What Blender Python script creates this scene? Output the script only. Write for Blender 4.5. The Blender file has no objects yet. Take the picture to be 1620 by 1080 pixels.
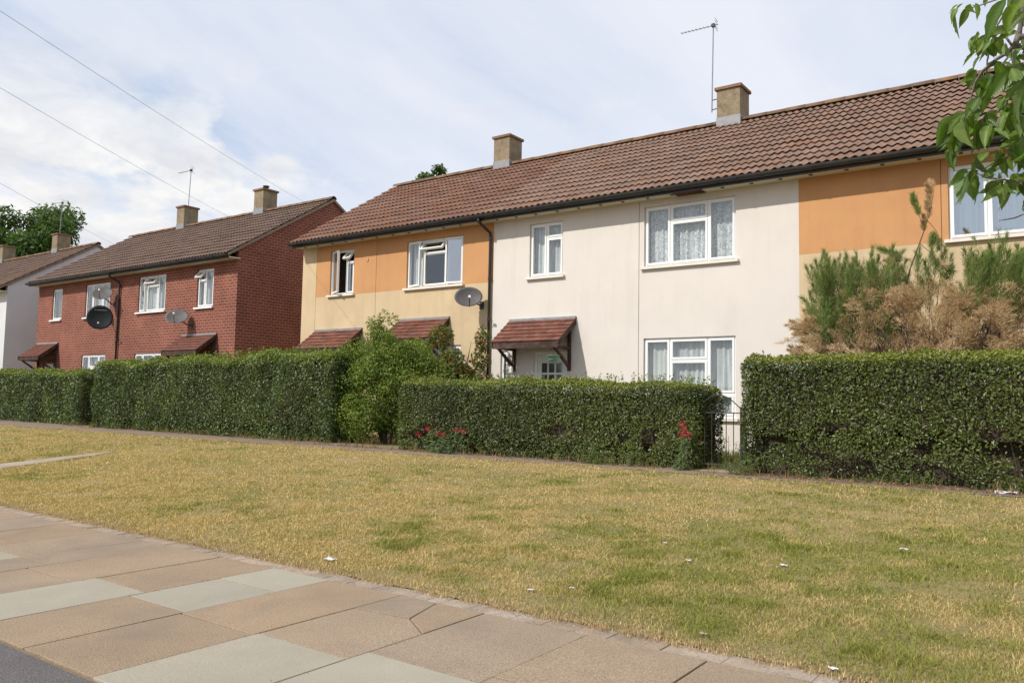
import bpy, math, random
import numpy as np
from mathutils import Vector, Matrix

rnd = random.Random(7)
rng = np.random.default_rng(11)
S = bpy.context.scene
COL = S.collection

# ------------------------------------------------------------------ camera
H = 1.2
YAW, PITCH, ROLL = math.radians(35.803), math.radians(4.136), math.radians(1.042)
FPX = 1276.06


def _axes():
    sy, cy, sp, cp = math.sin(YAW), math.cos(YAW), math.sin(PITCH), math.cos(PITCH)
    F = Vector((-sy * cp, cy * cp, sp)); R = Vector((cy, sy, 0)); U = R.cross(F)
    return R * math.cos(ROLL) + U * math.sin(ROLL), -R * math.sin(ROLL) + U * math.cos(ROLL), F


CR, CU, CF = _axes()
cam = bpy.data.cameras.new('camera'); cam.sensor_width = 36; cam.lens = FPX / 1620 * 36
cam.clip_start = 0.05; cam.clip_end = 3000
cam_o = bpy.data.objects.new('camera', cam); COL.objects.link(cam_o)
cam_o.matrix_world = Matrix((( CR.x, CU.x, -CF.x, 0), (CR.y, CU.y, -CF.y, 0), (CR.z, CU.z, -CF.z, H), (0, 0, 0, 1)))
S.camera = cam_o

# ------------------------------------------------------------------ light
SUN = Vector((-0.38, -1.0, 0.92)).normalized()
EL = math.asin(SUN.z); AZ = math.atan2(SUN.x, SUN.y)
sun = bpy.data.lights.new('sun', 'SUN'); sun.energy = 3.9; sun.angle = math.radians(0.53); sun.color = (1, 0.955, 0.885)
sun_o = bpy.data.objects.new('sun', sun); COL.objects.link(sun_o)
sun_o.rotation_euler = SUN.to_track_quat('Z', 'Y').to_euler()

W = bpy.data.worlds.new('World'); S.world = W; W.use_nodes = True
nt = W.node_tree; nt.nodes.clear()


def N(t, **k):
    n = nt.nodes.new(t)
    for a, b in k.items():
        setattr(n, a, b)
    return n


def L(a, b): nt.links.new(a, b)


def mth(op, a, b=None, clamp=False):
    n = N('ShaderNodeMath', operation=op, use_clamp=clamp)
    for i, v in enumerate((a, b)):
        if v is None: continue
        if isinstance(v, (int, float)): n.inputs[i].default_value = v
        else: L(v, n.inputs[i])
    return n.outputs[0]


out = N('ShaderNodeOutputWorld'); bg = N('ShaderNodeBackground'); L(bg.outputs[0], out.inputs[0])
bg.inputs[1].default_value = 0.138
sky = N('ShaderNodeTexSky', sky_type='NISHITA'); sky.sun_disc = False
sky.sun_elevation = EL; sky.sun_rotation = AZ; sky.air_density = 1.0; sky.dust_density = 0.7; sky.ozone_density = 1.0
tc = N('ShaderNodeTexCoord'); sx = N('ShaderNodeSeparateXYZ'); L(tc.outputs['Generated'], sx.inputs[0])
zc = mth('MAXIMUM', sx.outputs[2], 0.0); den = mth('ADD', zc, 0.16)
px = mth('DIVIDE', sx.outputs[0], den); py = mth('DIVIDE', sx.outputs[1], den)
cv = N('ShaderNodeCombineXYZ'); L(px, cv.inputs[0]); L(py, cv.inputs[1])


def noise(vec, scale, detail, rough, dist=0.0, loc=(0, 0, 0), sc=(1, 1, 1)):
    m = N('ShaderNodeMapping'); m.inputs['Location'].default_value = loc; m.inputs['Scale'].default_value = sc
    L(vec, m.inputs[0])
    n = N('ShaderNodeTexNoise'); n.inputs['Scale'].default_value = scale; n.inputs['Detail'].default_value = detail
    n.inputs['Roughness'].default_value = rough; n.inputs['Distortion'].default_value = dist
    L(m.outputs[0], n.inputs['Vector']); return n.outputs[0]


def ramp(v, stops):
    r = N('ShaderNodeValToRGB'); L(v, r.inputs[0])
    e = r.color_ramp.elements
    while len(e) < len(stops): e.new(0.5)
    for q, (p, c) in zip(e, stops):
        q.position = p; q.color = (c, c, c, 1) if isinstance(c, (int, float)) else (*c, 1)
    return r.outputs[0]


def mixc(f, a, b):
    n = N('ShaderNodeMix', data_type='RGBA')
    if isinstance(f, (int, float)): n.inputs[0].default_value = f
    else: L(f, n.inputs[0])
    for i, v in ((6, a), (7, b)):
        if isinstance(v, tuple): n.inputs[i].default_value = (*v, 1)
        else: L(v, n.inputs[i])
    return n.outputs[2]


hz = mixc(0.55, sky.outputs[0], (4.3, 5.35, 7.1))
cir = ramp(noise(cv.outputs[0], 0.80, 7, 0.55, 0.7, (3.1, 1.7, 0), (1.0, 0.42, 1)), [(0.34, 0.12), (0.45, 0.68), (0.58, 0.97)])
c1 = mixc(cir, hz, (6.15, 6.35, 6.95))
d0 = (CR * ((140 - 810) / FPX) + CU * ((540 - 285) / FPX) + CF).normalized()
dp = N('ShaderNodeVectorMath', operation='DOT_PRODUCT'); L(tc.outputs['Generated'], dp.inputs[0]); dp.inputs[1].default_value = d0
near = N('ShaderNodeMapRange', interpolation_type='SMOOTHSTEP'); L(dp.outputs['Value'], near.inputs[0]); near.inputs[1].default_value = 0.965; near.inputs[2].default_value = 0.996
cn = noise(tc.outputs['Generated'], 6.5, 9, 0.58, 0.25, (1.35, 0.3, 0.52), (1, 1, 1.9))
cum = ramp(mth('ADD', cn, mth('MULTIPLY', near.outputs[0], 0.23)), [(0.61, 0.0), (0.72, 0.92)])
cumsh = ramp(noise(tc.outputs['Generated'], 10, 8, 0.6, 0.3, (1.3, 0.0, 0.47), (1, 1, 2.2)), [(0.36, (5.7, 5.75, 6.0)), (0.58, (7.2, 7.1, 6.95))])
low = ramp(zc, [(0.26, 1.0), (0.40, 0.0)])
c2 = mixc(mth('MULTIPLY', cum, low), c1, cumsh)
L(c2, bg.inputs[0])

S.view_settings.view_transform = 'Standard'; S.view_settings.look = 'None'
S.view_settings.exposure = 0.0; S.view_settings.gamma = 1.0; S.view_settings.use_curve_mapping = False
S.render.engine = 'CYCLES'
S.cycles.max_bounces = 8; S.cycles.transparent_max_bounces = 12

# ------------------------------------------------------------------ helpers


def ray(x, y):
    return CR * ((x - 810) / FPX) + CU * ((540 - y) / FPX) + CF


def pixY(x, y, Y):
    d = ray(x, y); return Vector((0, 0, H)) + d * (Y / d.y)


def pixD(x, y, dist):
    d = ray(x, y); return Vector((0, 0, H)) + d.normalized() * dist


def gz(y):
    t = min(max((y - 3.86) / 6.6, 0), 1)
    return 0.22 * t * t * (3 - 2 * t) * 0.55 + 0.22 * t * 0.45


def pixG(x, y):
    d = ray(x, y); z = 0.1
    for _ in range(12):
        p = Vector((0, 0, H)) + d * ((z - H) / d.z); z = gz(p.y)
    return p


WO = {}


def tag(o, label=None, cat=None, group=None, kind=None):
    if label: o['label'] = label
    if cat: o['category'] = cat
    if group: o['group'] = group
    if kind: o['kind'] = kind
    return o


def thing(name, label, cat, loc=(0, 0, 0), group=None):
    o = bpy.data.objects.new(name, None); COL.objects.link(o)
    o.location = loc; o.empty_display_size = 0.2; WO[o] = Vector(loc)
    return tag(o, label, cat, group)


def link(name, mesh, parent=None, loc=(0, 0, 0), rot=None, kind=None):
    o = bpy.data.objects.new(name, mesh); COL.objects.link(o)
    loc = Vector(loc); WO[o] = loc
    if parent is not None:
        o.parent = parent; o.location = loc - WO[parent]
    else:
        o.location = loc
    if rot is not None: o.rotation_euler = rot
    if kind: o['kind'] = kind
    return o


class MB:
    def __init__(s): s.v = []; s.f = []

    def quad(s, a, b, c, d):
        n = len(s.v); s.v += [tuple(a), tuple(b), tuple(c), tuple(d)]; s.f.append((n, n + 1, n + 2, n + 3)); return s

    def poly(s, pts):
        n = len(s.v); s.v += [tuple(p) for p in pts]; s.f.append(tuple(range(n, n + len(pts)))); return s

    def box(s, x0, x1, y0, y1, z0, z1):
        n = len(s.v)
        s.v += [(x0, y0, z0), (x1, y0, z0), (x1, y1, z0), (x0, y1, z0), (x0, y0, z1), (x1, y0, z1), (x1, y1, z1), (x0, y1, z1)]
        for f in ((0, 3, 2, 1), (4, 5, 6, 7), (0, 1, 5, 4), (1, 2, 6, 5), (2, 3, 7, 6), (3, 0, 4, 7)):
            s.f.append(tuple(n + i for i in f))
        return s

    def prism(s, poly, axis, a, b):
        """extrude a 2-D polygon along an axis from a to b"""
        def p3(p, t):
            return (t, p[0], p[1]) if axis == 'x' else ((p[0], t, p[1]) if axis == 'y' else (p[0], p[1], t))
        n = len(s.v); k = len(poly)
        s.v += [p3(p, a) for p in poly] + [p3(p, b) for p in poly]
        s.f.append(tuple(n + i for i in reversed(range(k)))); s.f.append(tuple(n + k + i for i in range(k)))
        for i in range(k):
            j = (i + 1) % k; s.f.append((n + i, n + j, n + k + j, n + k + i))
        return s

    def tube(s, path, r, n=8, caps=True):
        path = [Vector(p) for p in path]; k = len(path)
        rs = r if isinstance(r, (list, tuple)) else [r] * k
        base = len(s.v); up = None
        for i, p in enumerate(path):
            t = (path[min(i + 1, k - 1)] - path[max(i - 1, 0)]).normalized()
            if up is None:
                up = Vector((0, 0, 1)) if abs(t.z) < 0.9 else Vector((1, 0, 0))
            a = t.cross(up)
            if a.length < 1e-5: a = t.cross(Vector((0, 1, 0)))
            a.normalize(); b = a.cross(t).normalized(); up = b
            for j in range(n):
                w = 2 * math.pi * j / n
                s.v.append(tuple(p + a * (math.cos(w) * rs[i]) + b * (math.sin(w) * rs[i])))
        for i in range(k - 1):
            for j in range(n):
                j2 = (j + 1) % n
                s.f.append((base + i * n + j, base + i * n + j2, base + (i + 1) * n + j2, base + (i + 1) * n + j))
        if caps:
            s.f.append(tuple(base + j for j in reversed(range(n))))
            s.f.append(tuple(base + (k - 1) * n + j for j in range(n)))
        return s

    def mesh(s, name, mat, smooth=False):
        m = bpy.data.meshes.new(name); m.from_pydata(s.v, [], s.f)
        if mat is not None: m.materials.append(mat)
        m.validate()
        import bmesh
        bm = bmesh.new(); bm.from_mesh(m); bmesh.ops.remove_doubles(bm, verts=bm.verts, dist=1e-5)
        bmesh.ops.recalc_face_normals(bm, faces=bm.faces)
        bm.to_mesh(m); bm.free()
        if smooth:
            m.polygons.foreach_set('use_smooth', [True] * len(m.polygons))
        return m

    def build(s, name, mat, parent=None, smooth=False, kind=None):
        return link(name, s.mesh(name, mat, smooth), parent, kind=kind)


def npmesh(name, verts, faces_idx, nper, mat, cols=None, smooth=False):
    """verts (n,3); faces_idx flat loops array, all faces with nper corners"""
    m = bpy.data.meshes.new(name)
    nv = len(verts); nl = len(faces_idx); nf = nl // nper
    m.vertices.add(nv); m.vertices.foreach_set('co', np.asarray(verts, np.float32).ravel())
    m.loops.add(nl); m.loops.foreach_set('vertex_index', np.asarray(faces_idx, np.int32))
    m.polygons.add(nf); m.polygons.foreach_set('loop_start', np.arange(nf, dtype=np.int32) * nper)
    m.polygons.foreach_set('loop_total', np.full(nf, nper, np.int32))
    if smooth: m.polygons.foreach_set('use_smooth', np.ones(nf, bool))
    if cols is not None:
        a = m.color_attributes.new('Col', 'FLOAT_COLOR', 'POINT')
        c = np.ones((nv, 4), np.float32); c[:, :3] = cols
        a.data.foreach_set('color', c.ravel())
    m.materials.append(mat); m.update(calc_edges=True)
    return m


def _hash(ix, iy, seed):
    h = (ix.astype(np.int64) * 374761393 + iy.astype(np.int64) * 668265263 + seed * 1442695041) & 0x7fffffff
    h = ((h ^ (h >> 13)) * 1274126177) & 0x7fffffff
    return ((h ^ (h >> 16)) & 0xffff) / 65535.0


def vnoise(x, y, scale, seed=0, octaves=3):
    x = np.asarray(x, float) / scale; y = np.asarray(y, float) / scale
    tot = np.zeros_like(x); amp = 1; ws = 0
    for o in range(octaves):
        ix = np.floor(x); iy = np.floor(y); fx = x - ix; fy = y - iy
        fx = fx * fx * (3 - 2 * fx); fy = fy * fy * (3 - 2 * fy)
        a = _hash(ix, iy, seed + o); b = _hash(ix + 1, iy, seed + o); c = _hash(ix, iy + 1, seed + o); d = _hash(ix + 1, iy + 1, seed + o)
        tot += amp * ((a * (1 - fx) + b * fx) * (1 - fy) + (c * (1 - fx) + d * fx) * fy); ws += amp
        amp *= 0.5; x = x * 2.1; y = y * 2.1
    return tot / ws

# ------------------------------------------------------------------ materials


def new_mat(name):
    global nt
    m = bpy.data.materials.new(name); m.use_nodes = True; nt = m.node_tree; nt.nodes.clear()
    o = N('ShaderNodeOutputMaterial'); p = N('ShaderNodeBsdfPrincipled'); L(p.outputs[0], o.inputs[0])
    return m, o, p


def pos_vec():
    return N('ShaderNodeNewGeometry').outputs['Position']


def bump(h, strength, dist, p):
    b = N('ShaderNodeBump'); b.inputs['Strength'].default_value = strength; b.inputs['Distance'].default_value = dist
    L(h, b.inputs['Height']); L(b.outputs[0], p.inputs['Normal'])


def surf(name, col, rough=0.8, var=0.15, scale=3.0, fine=60.0, fvar=0.12, bmp=0.25, bdist=0.004, spec=0.3, stain=None, objvar=0.0, stretch=(1, 1, 1), metallic=0.0, streak=None):
    m, o, p = new_mat(name)
    v = pos_vec()
    n1 = noise(v, scale, 5, 0.6, 0.3, (0, 0, 0), stretch); n2 = noise(v, fine, 4, 0.65)
    d = tuple(c * (1 - var) for c in col); b = tuple(min(1, c * (1 + var)) for c in col)
    c = mixc(ramp(n1, [(0.3, 0), (0.7, 1)]), d, b)
    f = ramp(n2, [(0.3, 1 - fvar), (0.7, 1 + fvar)])
    mm = N('ShaderNodeMix', data_type='RGBA', blend_type='MULTIPLY'); mm.inputs[0].default_value = 1
    L(c, mm.inputs[6]); L(f, mm.inputs[7]); c = mm.outputs[2]
    if stain:
        sc, ss, lo, hi, amt = stain
        sn = noise(v, ss, 6, 0.65, 0.5, (5.2, 1.3, 8.1), stretch)
        k = ramp(sn, [(lo, 0), (hi, amt)]); c = mixc(k, c, sc)
    if streak:
        sc, amt, lo, hi = streak
        sn = noise(v, 4.0, 5, 0.6, 0.2, (1.2, 3.3, 0.1), (1.0, 1.0, 0.10))
        k = ramp(sn, [(lo, 0), (hi, amt)]); c = mixc(k, c, sc)
    if objvar:
        oi = N('ShaderNodeObjectInfo'); hv = N('ShaderNodeHueSaturation'); L(c, hv.inputs['Color'])
        r = N('ShaderNodeMapRange'); L(oi.outputs['Random'], r.inputs[0]); r.inputs[3].default_value = 1 - objvar; r.inputs[4].default_value = 1 + objvar
        L(r.outputs[0], hv.inputs['Value'])
        r2 = N('ShaderNodeMapRange'); L(mth('FRACT', mth('MULTIPLY', oi.outputs['Random'], 7.31)), r2.inputs[0]); r2.inputs[3].default_value = 0.9; r2.inputs[4].default_value = 1.06
        L(r2.outputs[0], hv.inputs['Saturation']); c = hv.outputs[0]
    L(c, p.inputs['Base Color']); p.inputs['Roughness'].default_value = rough
    p.inputs['Specular IOR Level'].default_value = spec; p.inputs['Metallic'].default_value = metallic
    if bmp: bump(n2, bmp, bdist, p)
    return m


def foliage(name, rough=0.5, trans=0.3, spec=0.35):
    m, o, p = new_mat(name)
    a = N('ShaderNodeAttribute', attribute_name='Col')
    L(a.outputs[0], p.inputs['Base Color']); p.inputs['Roughness'].default_value = rough; p.inputs['Specular IOR Level'].default_value = spec
    if trans:
        t = N('ShaderNodeBsdfTranslucent')
        mm = N('ShaderNodeMix', data_type='RGBA', blend_type='MULTIPLY'); mm.inputs[0].default_value = 1
        L(a.outputs[0], mm.inputs[6]); mm.inputs[7].default_value = (1.25, 1.35, 0.6, 1); L(mm.outputs[2], t.inputs[0])
        x = N('ShaderNodeMixShader'); x.inputs[0].default_value = trans; L(p.outputs[0], x.inputs[1]); L(t.outputs[0], x.inputs[2]); L(x.outputs[0], o.inputs[0])
    return m


def glass_mat(name, refl=0.5, tint=(0.95, 0.97, 0.97)):
    m, o, p = new_mat(name); nt.nodes.remove(p)
    t = N('ShaderNodeBsdfTransparent'); t.inputs[0].default_value = (*tint, 1)
    g = N('ShaderNodeBsdfGlossy'); g.inputs[0].default_value = (0.95, 0.97, 1, 1); g.inputs[1].default_value = 0.015
    nz = noise(pos_vec(), 1.7, 2, 0.5); b = N('ShaderNodeBump'); b.inputs['Strength'].default_value = 0.06; b.inputs['Distance'].default_value = 0.02
    L(nz, b.inputs['Height']); L(b.outputs[0], g.inputs['Normal'])
    lw = N('ShaderNodeLayerWeight'); lw.inputs[0].default_value = 0.5
    k = mth('ADD', mth('MULTIPLY', mth('POWER', lw.outputs['Facing'], 4.0), 0.8), 0.07 * refl * 2, True)
    x = N('ShaderNodeMixShader'); L(k, x.inputs[0]); L(t.outputs[0], x.inputs[1]); L(g.outputs[0], x.inputs[2]); L(x.outputs[0], o.inputs[0])
    return m


def net_mat(name, col, opaque=0.8, lace=0.0):
    m, o, p = new_mat(name)
    v = pos_vec()
    p.inputs['Base Color'].default_value = (*col, 1); p.inputs['Roughness'].default_value = 0.9
    n1 = noise(v, 30, 4, 0.7, 1.2); k = ramp(n1, [(0.44, opaque - lace), (0.54, opaque)])
    f1 = ramp(noise(v, 11, 3, 0.6, 0.3, (0, 0, 0), (1, 1, 0.06)), [(0.36, 0.62), (0.6, 1.0)]); k = mth('MULTIPLY', k, f1)
    t = N('ShaderNodeBsdfTransparent'); x = N('ShaderNodeMixShader'); L(k, x.inputs[0]); L(t.outputs[0], x.inputs[1]); L(p.outputs[0], x.inputs[2]); L(x.outputs[0], o.inputs[0])
    return m


def brick_mat(name):
    m, o, p = new_mat(name)
    s = N('ShaderNodeSeparateXYZ'); L(pos_vec(), s.inputs[0])
    c = N('ShaderNodeCombineXYZ'); L(mth('ADD', s.outputs[0], s.outputs[1]), c.inputs[0]); L(s.outputs[2], c.inputs[1])
    b = N('ShaderNodeTexBrick'); L(c.outputs[0], b.inputs['Vector'])
    b.inputs['Scale'].default_value = 1.0; b.inputs['Mortar Size'].default_value = 0.011; b.inputs['Mortar Smooth'].default_value = 0.2
    b.inputs['Brick Width'].default_value = 0.225; b.inputs['Row Height'].default_value = 0.092
    b.inputs['Color1'].default_value = (0.25, 0.076, 0.050, 1); b.inputs['Color2'].default_value = (0.185, 0.060, 0.042, 1); b.inputs['Mortar'].default_value = (0.35, 0.20, 0.145, 1)
    b.inputs['Bias'].default_value = 0.1
    n1 = noise(pos_vec(), 1.3, 5, 0.6, 0.4); n2 = noise(pos_vec(), 40, 3, 0.6)
    f = ramp(n1, [(0.3, 0.82), (0.7, 1.15)])
    mm = N('ShaderNodeMix', data_type='RGBA', blend_type='MULTIPLY'); mm.inputs[0].default_value = 1
    L(b.outputs[0], mm.inputs[6]); L(f, mm.inputs[7]); L(mm.outputs[2], p.inputs['Base Color'])
    p.inputs['Roughness'].default_value = 0.88; p.inputs['Specular IOR Level'].default_value = 0.2
    h = mth('ADD', mth('MULTIPLY', b.outputs['Fac'], -1.0), mth('MULTIPLY', n2, 0.4)); bump(h, 0.7, 0.012, p)
    return m


def ground_mat():
    m, o, p = new_mat('dry_turf')
    v = pos_vec()
    n1 = noise(v, 0.55, 5, 0.6, 0.3); n2 = noise(v, 2.2, 5, 0.65); n3 = noise(v, 75, 5, 0.75)
    c = mixc(ramp(n1, [(0.38, 0), (0.62, 1)]), (0.37, 0.28, 0.135), (0.22, 0.20, 0.07))
    c = mixc(ramp(n2, [(0.55, 0), (0.75, 0.8)]), c, (0.36, 0.255, 0.155))
    f = ramp(n3, [(0.36, 0.45), (0.62, 1.4)])
    mm = N('ShaderNodeMix', data_type='RGBA', blend_type='MULTIPLY'); mm.inputs[0].default_value = 1
    L(c, mm.inputs[6]); L(f, mm.inputs[7]); L(mm.outputs[2], p.inputs['Base Color'])
    p.inputs['Roughness'].default_value = 0.95; p.inputs['Specular IOR Level'].default_value = 0.1
    bump(n3, 0.8, 0.02, p)
    return m


M = {}
M['white_render'] = surf('white_render', (0.665, 0.613, 0.552), 0.85, 0.03, 1.2, 90, 0.05, 0.35, 0.003, stain=((0.58, 0.53, 0.47), 0.9, 0.52, 0.72, 0.3), streak=((0.56, 0.51, 0.45), 0.35, 0.52, 0.75))
M['tan_render'] = surf('tan_render', (0.585, 0.450, 0.275), 0.88, 0.06, 1.5, 70, 0.08, 0.5, 0.004, stain=((0.50, 0.37, 0.23), 1.1, 0.5, 0.72, 0.5), streak=((0.44, 0.34, 0.22), 0.5, 0.5, 0.75))
M['orange_render'] = surf('orange_render', (0.545, 0.285, 0.125), 0.88, 0.06, 1.5, 70, 0.08, 0.5, 0.004, stain=((0.50, 0.25, 0.11), 1.3, 0.5, 0.72, 0.5), streak=((0.45, 0.22, 0.10), 0.45, 0.52, 0.75))
M['grey_white'] = surf('grey_white_render', (0.62, 0.62, 0.62), 0.85, 0.05, 1.0, 60, 0.05, 0.3, 0.003)
M['brick'] = brick_mat('red_brick')
M['soffit'] = surf('cream_soffit_paint', (0.66, 0.60, 0.47), 0.6, 0.05, 2, 50, 0.04, 0.1, 0.002)
M['upvc'] = surf('white_window_plastic', (0.80, 0.80, 0.78), 0.35, 0.02, 2, 40, 0.02, 0.0, spec=0.5)
M['sill'] = surf('cream_sill_paint', (0.72, 0.67, 0.58), 0.7, 0.06, 3, 50, 0.06, 0.15, 0.002)
M['black_plastic'] = surf('black_gutter_plastic', (0.022, 0.021, 0.021), 0.4, 0.2, 4, 40, 0.2, 0.1, 0.002, spec=0.5, stain=((0.07, 0.06, 0.05), 3, 0.5, 0.75, 0.5))
M['tile'] = surf('brown_roof_tile', (0.235, 0.148, 0.108), 0.85, 0.12, 1.4, 70, 0.2, 0.6, 0.004, stain=((0.23, 0.115, 0.066), 0.55, 0.54, 0.70, 0.45), objvar=0.10, spec=0.25)
M['tile_red'] = surf('reddish_roof_tile', (0.205, 0.112, 0.077), 0.85, 0.14, 1.4, 70, 0.2, 0.6, 0.004, stain=((0.20, 0.075, 0.03), 0.6, 0.5, 0.66, 0.5), objvar=0.12, spec=0.25)
M['tile_far'] = surf('weathered_roof_tile', (0.155, 0.104, 0.080), 0.9, 0.2, 1.2, 12, 0.2, 0.4, 0.004, stain=((0.21, 0.12, 0.055), 0.5, 0.55, 0.7, 0.5), spec=0.2)
M['ridge'] = surf('lichened_ridge_tile', (0.17, 0.11, 0.072), 0.9, 0.25, 3, 50, 0.25, 0.6, 0.004, stain=((0.24, 0.12, 0.045), 2.2, 0.46, 0.62, 0.7), objvar=0.15, spec=0.2)
M['canopy_tile'] = surf('red_clay_tile', (0.175, 0.068, 0.047), 0.85, 0.2, 5, 60, 0.2, 0.5, 0.003, stain=((0.11, 0.065, 0.035), 6, 0.5, 0.68, 0.6), objvar=0.2, spec=0.25)
M['dark_wood'] = surf('dark_weathered_wood', (0.055, 0.030, 0.022), 0.8, 0.3, 6, 60, 0.25, 0.5, 0.004, stain=((0.17, 0.12, 0.09), 5, 0.5, 0.7, 0.6), stretch=(1, 1, 1))
M['roughcast'] = surf('roughcast_chimney', (0.27, 0.21, 0.135), 0.95, 0.2, 5, 55, 0.3, 0.9, 0.012, stain=((0.12, 0.10, 0.07), 3.5, 0.5, 0.7, 0.7))
M['chim_cap'] = surf('concrete_chimney_cap', (0.22, 0.13, 0.075), 0.95, 0.2, 5, 50, 0.2, 0.6, 0.006)
M['lead'] = surf('grey_lead', (0.27, 0.27, 0.275), 0.6, 0.15, 6, 50, 0.1, 0.2, 0.003, metallic=0.2)
M['cement'] = surf('verge_cement', (0.24, 0.18, 0.13), 0.95, 0.2, 5, 50, 0.2, 0.5, 0.004)
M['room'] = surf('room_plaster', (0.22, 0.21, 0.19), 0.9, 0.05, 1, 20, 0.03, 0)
M['net'] = net_mat('net_curtain', (0.72, 0.73, 0.71), 0.95, 0.12)
M['lace'] = net_mat('lace_curtain', (0.86, 0.87, 0.86), 0.98, 0.55)
M['curtain'] = surf('grey_curtain', (0.55, 0.55, 0.52), 0.9, 0.1, 4, 60, 0.08, 0.1, 0.002)
M['olive_curtain'] = surf('olive_curtain', (0.20, 0.17, 0.06), 0.9, 0.1, 4, 60, 0.08, 0.1, 0.002)
M['glass'] = glass_mat('window_glass', 0.5)
M['glass_sky'] = glass_mat('reflective_window_glass', 2.4, (0.7, 0.76, 0.78))
M['slab_brown'] = surf('brown_paving_slab', (0.303, 0.223, 0.147), 0.9, 0.10, 1.6, 120, 0.48, 0.45, 0.004, stain=((0.215, 0.165, 0.125), 1.3, 0.48, 0.70, 0.6), objvar=0.05, spec=0.25)
M['slab_grey'] = surf('grey_paving_slab', (0.340, 0.302, 0.225), 0.88, 0.06, 2.5, 120, 0.16, 0.3, 0.003, stain=((0.29, 0.255, 0.20), 1.6, 0.52, 0.74, 0.5), objvar=0.04, spec=0.25)
M['edging'] = surf('worn_concrete_edging', (0.36, 0.28, 0.21), 0.95, 0.25, 6, 90, 0.35, 0.9, 0.012, stain=((0.40, 0.30, 0.20), 5, 0.5, 0.65, 0.7), objvar=0.1)
M['joint'] = surf('sandy_joint_soil', (0.20, 0.145, 0.095), 0.95, 0.3, 5, 80, 0.3, 0.6, 0.006)
M['asphalt'] = surf('grey_asphalt', (0.135, 0.122, 0.114), 0.92, 0.15, 2, 130, 0.55, 0.9, 0.006, spec=0.3)
M['path'] = surf('old_brown_footpath', (0.225, 0.165, 0.125), 0.95, 0.15, 1.3, 60, 0.25, 0.5, 0.006, stain=((0.30, 0.20, 0.12), 1.8, 0.5, 0.66, 0.7))
M['pale_path'] = surf('pale_worn_path', (0.34, 0.27, 0.20), 0.95, 0.2, 2.5, 60, 0.2, 0.5, 0.006)
M['ground'] = ground_mat()
M['leaf'] = foliage('privet_leaf', 0.40, 0.20, 0.5)
M['soft_leaf'] = foliage('soft_leaf', 0.55, 0.35, 0.3)
M['blade'] = foliage('grass_blade', 0.7, 0.25, 0.2)
M['feather'] = foliage('feathery_foliage', 0.8, 0.25, 0.15)
M['petal'] = foliage('flower_petal', 0.6, 0.3, 0.3)
M['litter_leaf'] = foliage('dead_leaf', 0.8, 0.1, 0.2)
M['bark'] = surf('grey_brown_bark', (0.11, 0.08, 0.055), 0.95, 0.25, 8, 60, 0.3, 0.9, 0.01)
M['cherry_bark'] = surf('cherry_bark', (0.20, 0.165, 0.135), 0.8, 0.25, 30, 200, 0.3, 0.6, 0.002)
M['twig'] = surf('hedge_twig_and_core', (0.055, 0.042, 0.028), 0.95, 0.3, 12, 80, 0.3, 0.5, 0.01)
M['iron'] = surf('black_iron', (0.035, 0.032, 0.032), 0.6, 0.2, 10, 90, 0.2, 0.2, 0.001, spec=0.5)
M['galv'] = surf('galvanised_metal', (0.30, 0.31, 0.33), 0.45, 0.15, 6, 60, 0.1, 0.1, 0.001, metallic=0.6)
M['dish_grey'] = surf('grey_dish_mesh', (0.115, 0.108, 0.105), 0.6, 0.15, 5, 160, 0.35, 0.5, 0.002)
M['dish_black'] = surf('black_dish_paint', (0.012, 0.014, 0.016), 0.5, 0.2, 4, 60, 0.1, 0.0)
M['print'] = surf('faded_grey_print', (0.16, 0.18, 0.18), 0.7, 0.1, 5, 60, 0.1, 0.0)
M['white_plastic'] = surf('white_plastic', (0.75, 0.75, 0.73), 0.4, 0.04, 5, 60, 0.03, 0.0, spec=0.5)
M['paper'] = surf('white_paper', (0.60, 0.58, 0.60), 0.7, 0.08, 20, 120, 0.08, 0.2, 0.002)
M['green_plastic'] = surf('green_plastic', (0.13, 0.27, 0.17), 0.5, 0.1, 8, 60, 0.05, 0.0, spec=0.5)
M['door_white'] = surf('white_door_paint', (0.72, 0.72, 0.70), 0.4, 0.03, 3, 40, 0.02, 0.0, spec=0.5)
M['cable'] = surf('black_cable', (0.34, 0.34, 0.36), 0.6, 0.1, 5, 60, 0.1, 0.0)
M['rust'] = surf('rusty_brown_board', (0.10, 0.038, 0.025), 0.9, 0.3, 8, 60, 0.2, 0.4, 0.003)
M['vent'] = surf('brown_vent', (0.12, 0.085, 0.05), 0.8, 0.2, 8, 60, 0.1, 0.0)
M['clay_pot'] = surf('dark_clay_pot', (0.05, 0.04, 0.035), 0.9, 0.2, 8, 60, 0.2, 0.2, 0.003)

# ------------------------------------------------------------------ ground, road, pavement, paths
ys = [3.86, 4.0, 4.3, 4.7, 5.2, 5.8, 6.5, 7.2, 8, 8.8, 9.6, 10.2, 10.6, 11, 12, 15, 24, 40, 90, 250, 900]
xs = [-900, -250, -90, -60, -50, -40, -30, -25, -20, -16, -12, -8, -4, 0, 4, 8, 14, 30, 90, 250, 900]
g = MB()
for i in range(len(ys) - 1):
    for j in range(len(xs) - 1):
        g.quad((xs[j], ys[i], gz(ys[i])), (xs[j + 1], ys[i], gz(ys[i])), (xs[j + 1], ys[i + 1], gz(ys[i + 1])), (xs[j], ys[i + 1], gz(ys[i + 1])))
g.build('ground', M['ground'], kind='structure')
MB().quad((-900, -900, -0.06), (900, -900, -0.06), (900, 900, -0.06), (-900, 900, -0.06)).build('ground_bed', M['joint'], kind='structure')
road = MB(); road.box(-120, 120, -7.0, 1.80, -0.055, -0.006); road.build('road', M['asphalt'], kind='structure')
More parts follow.
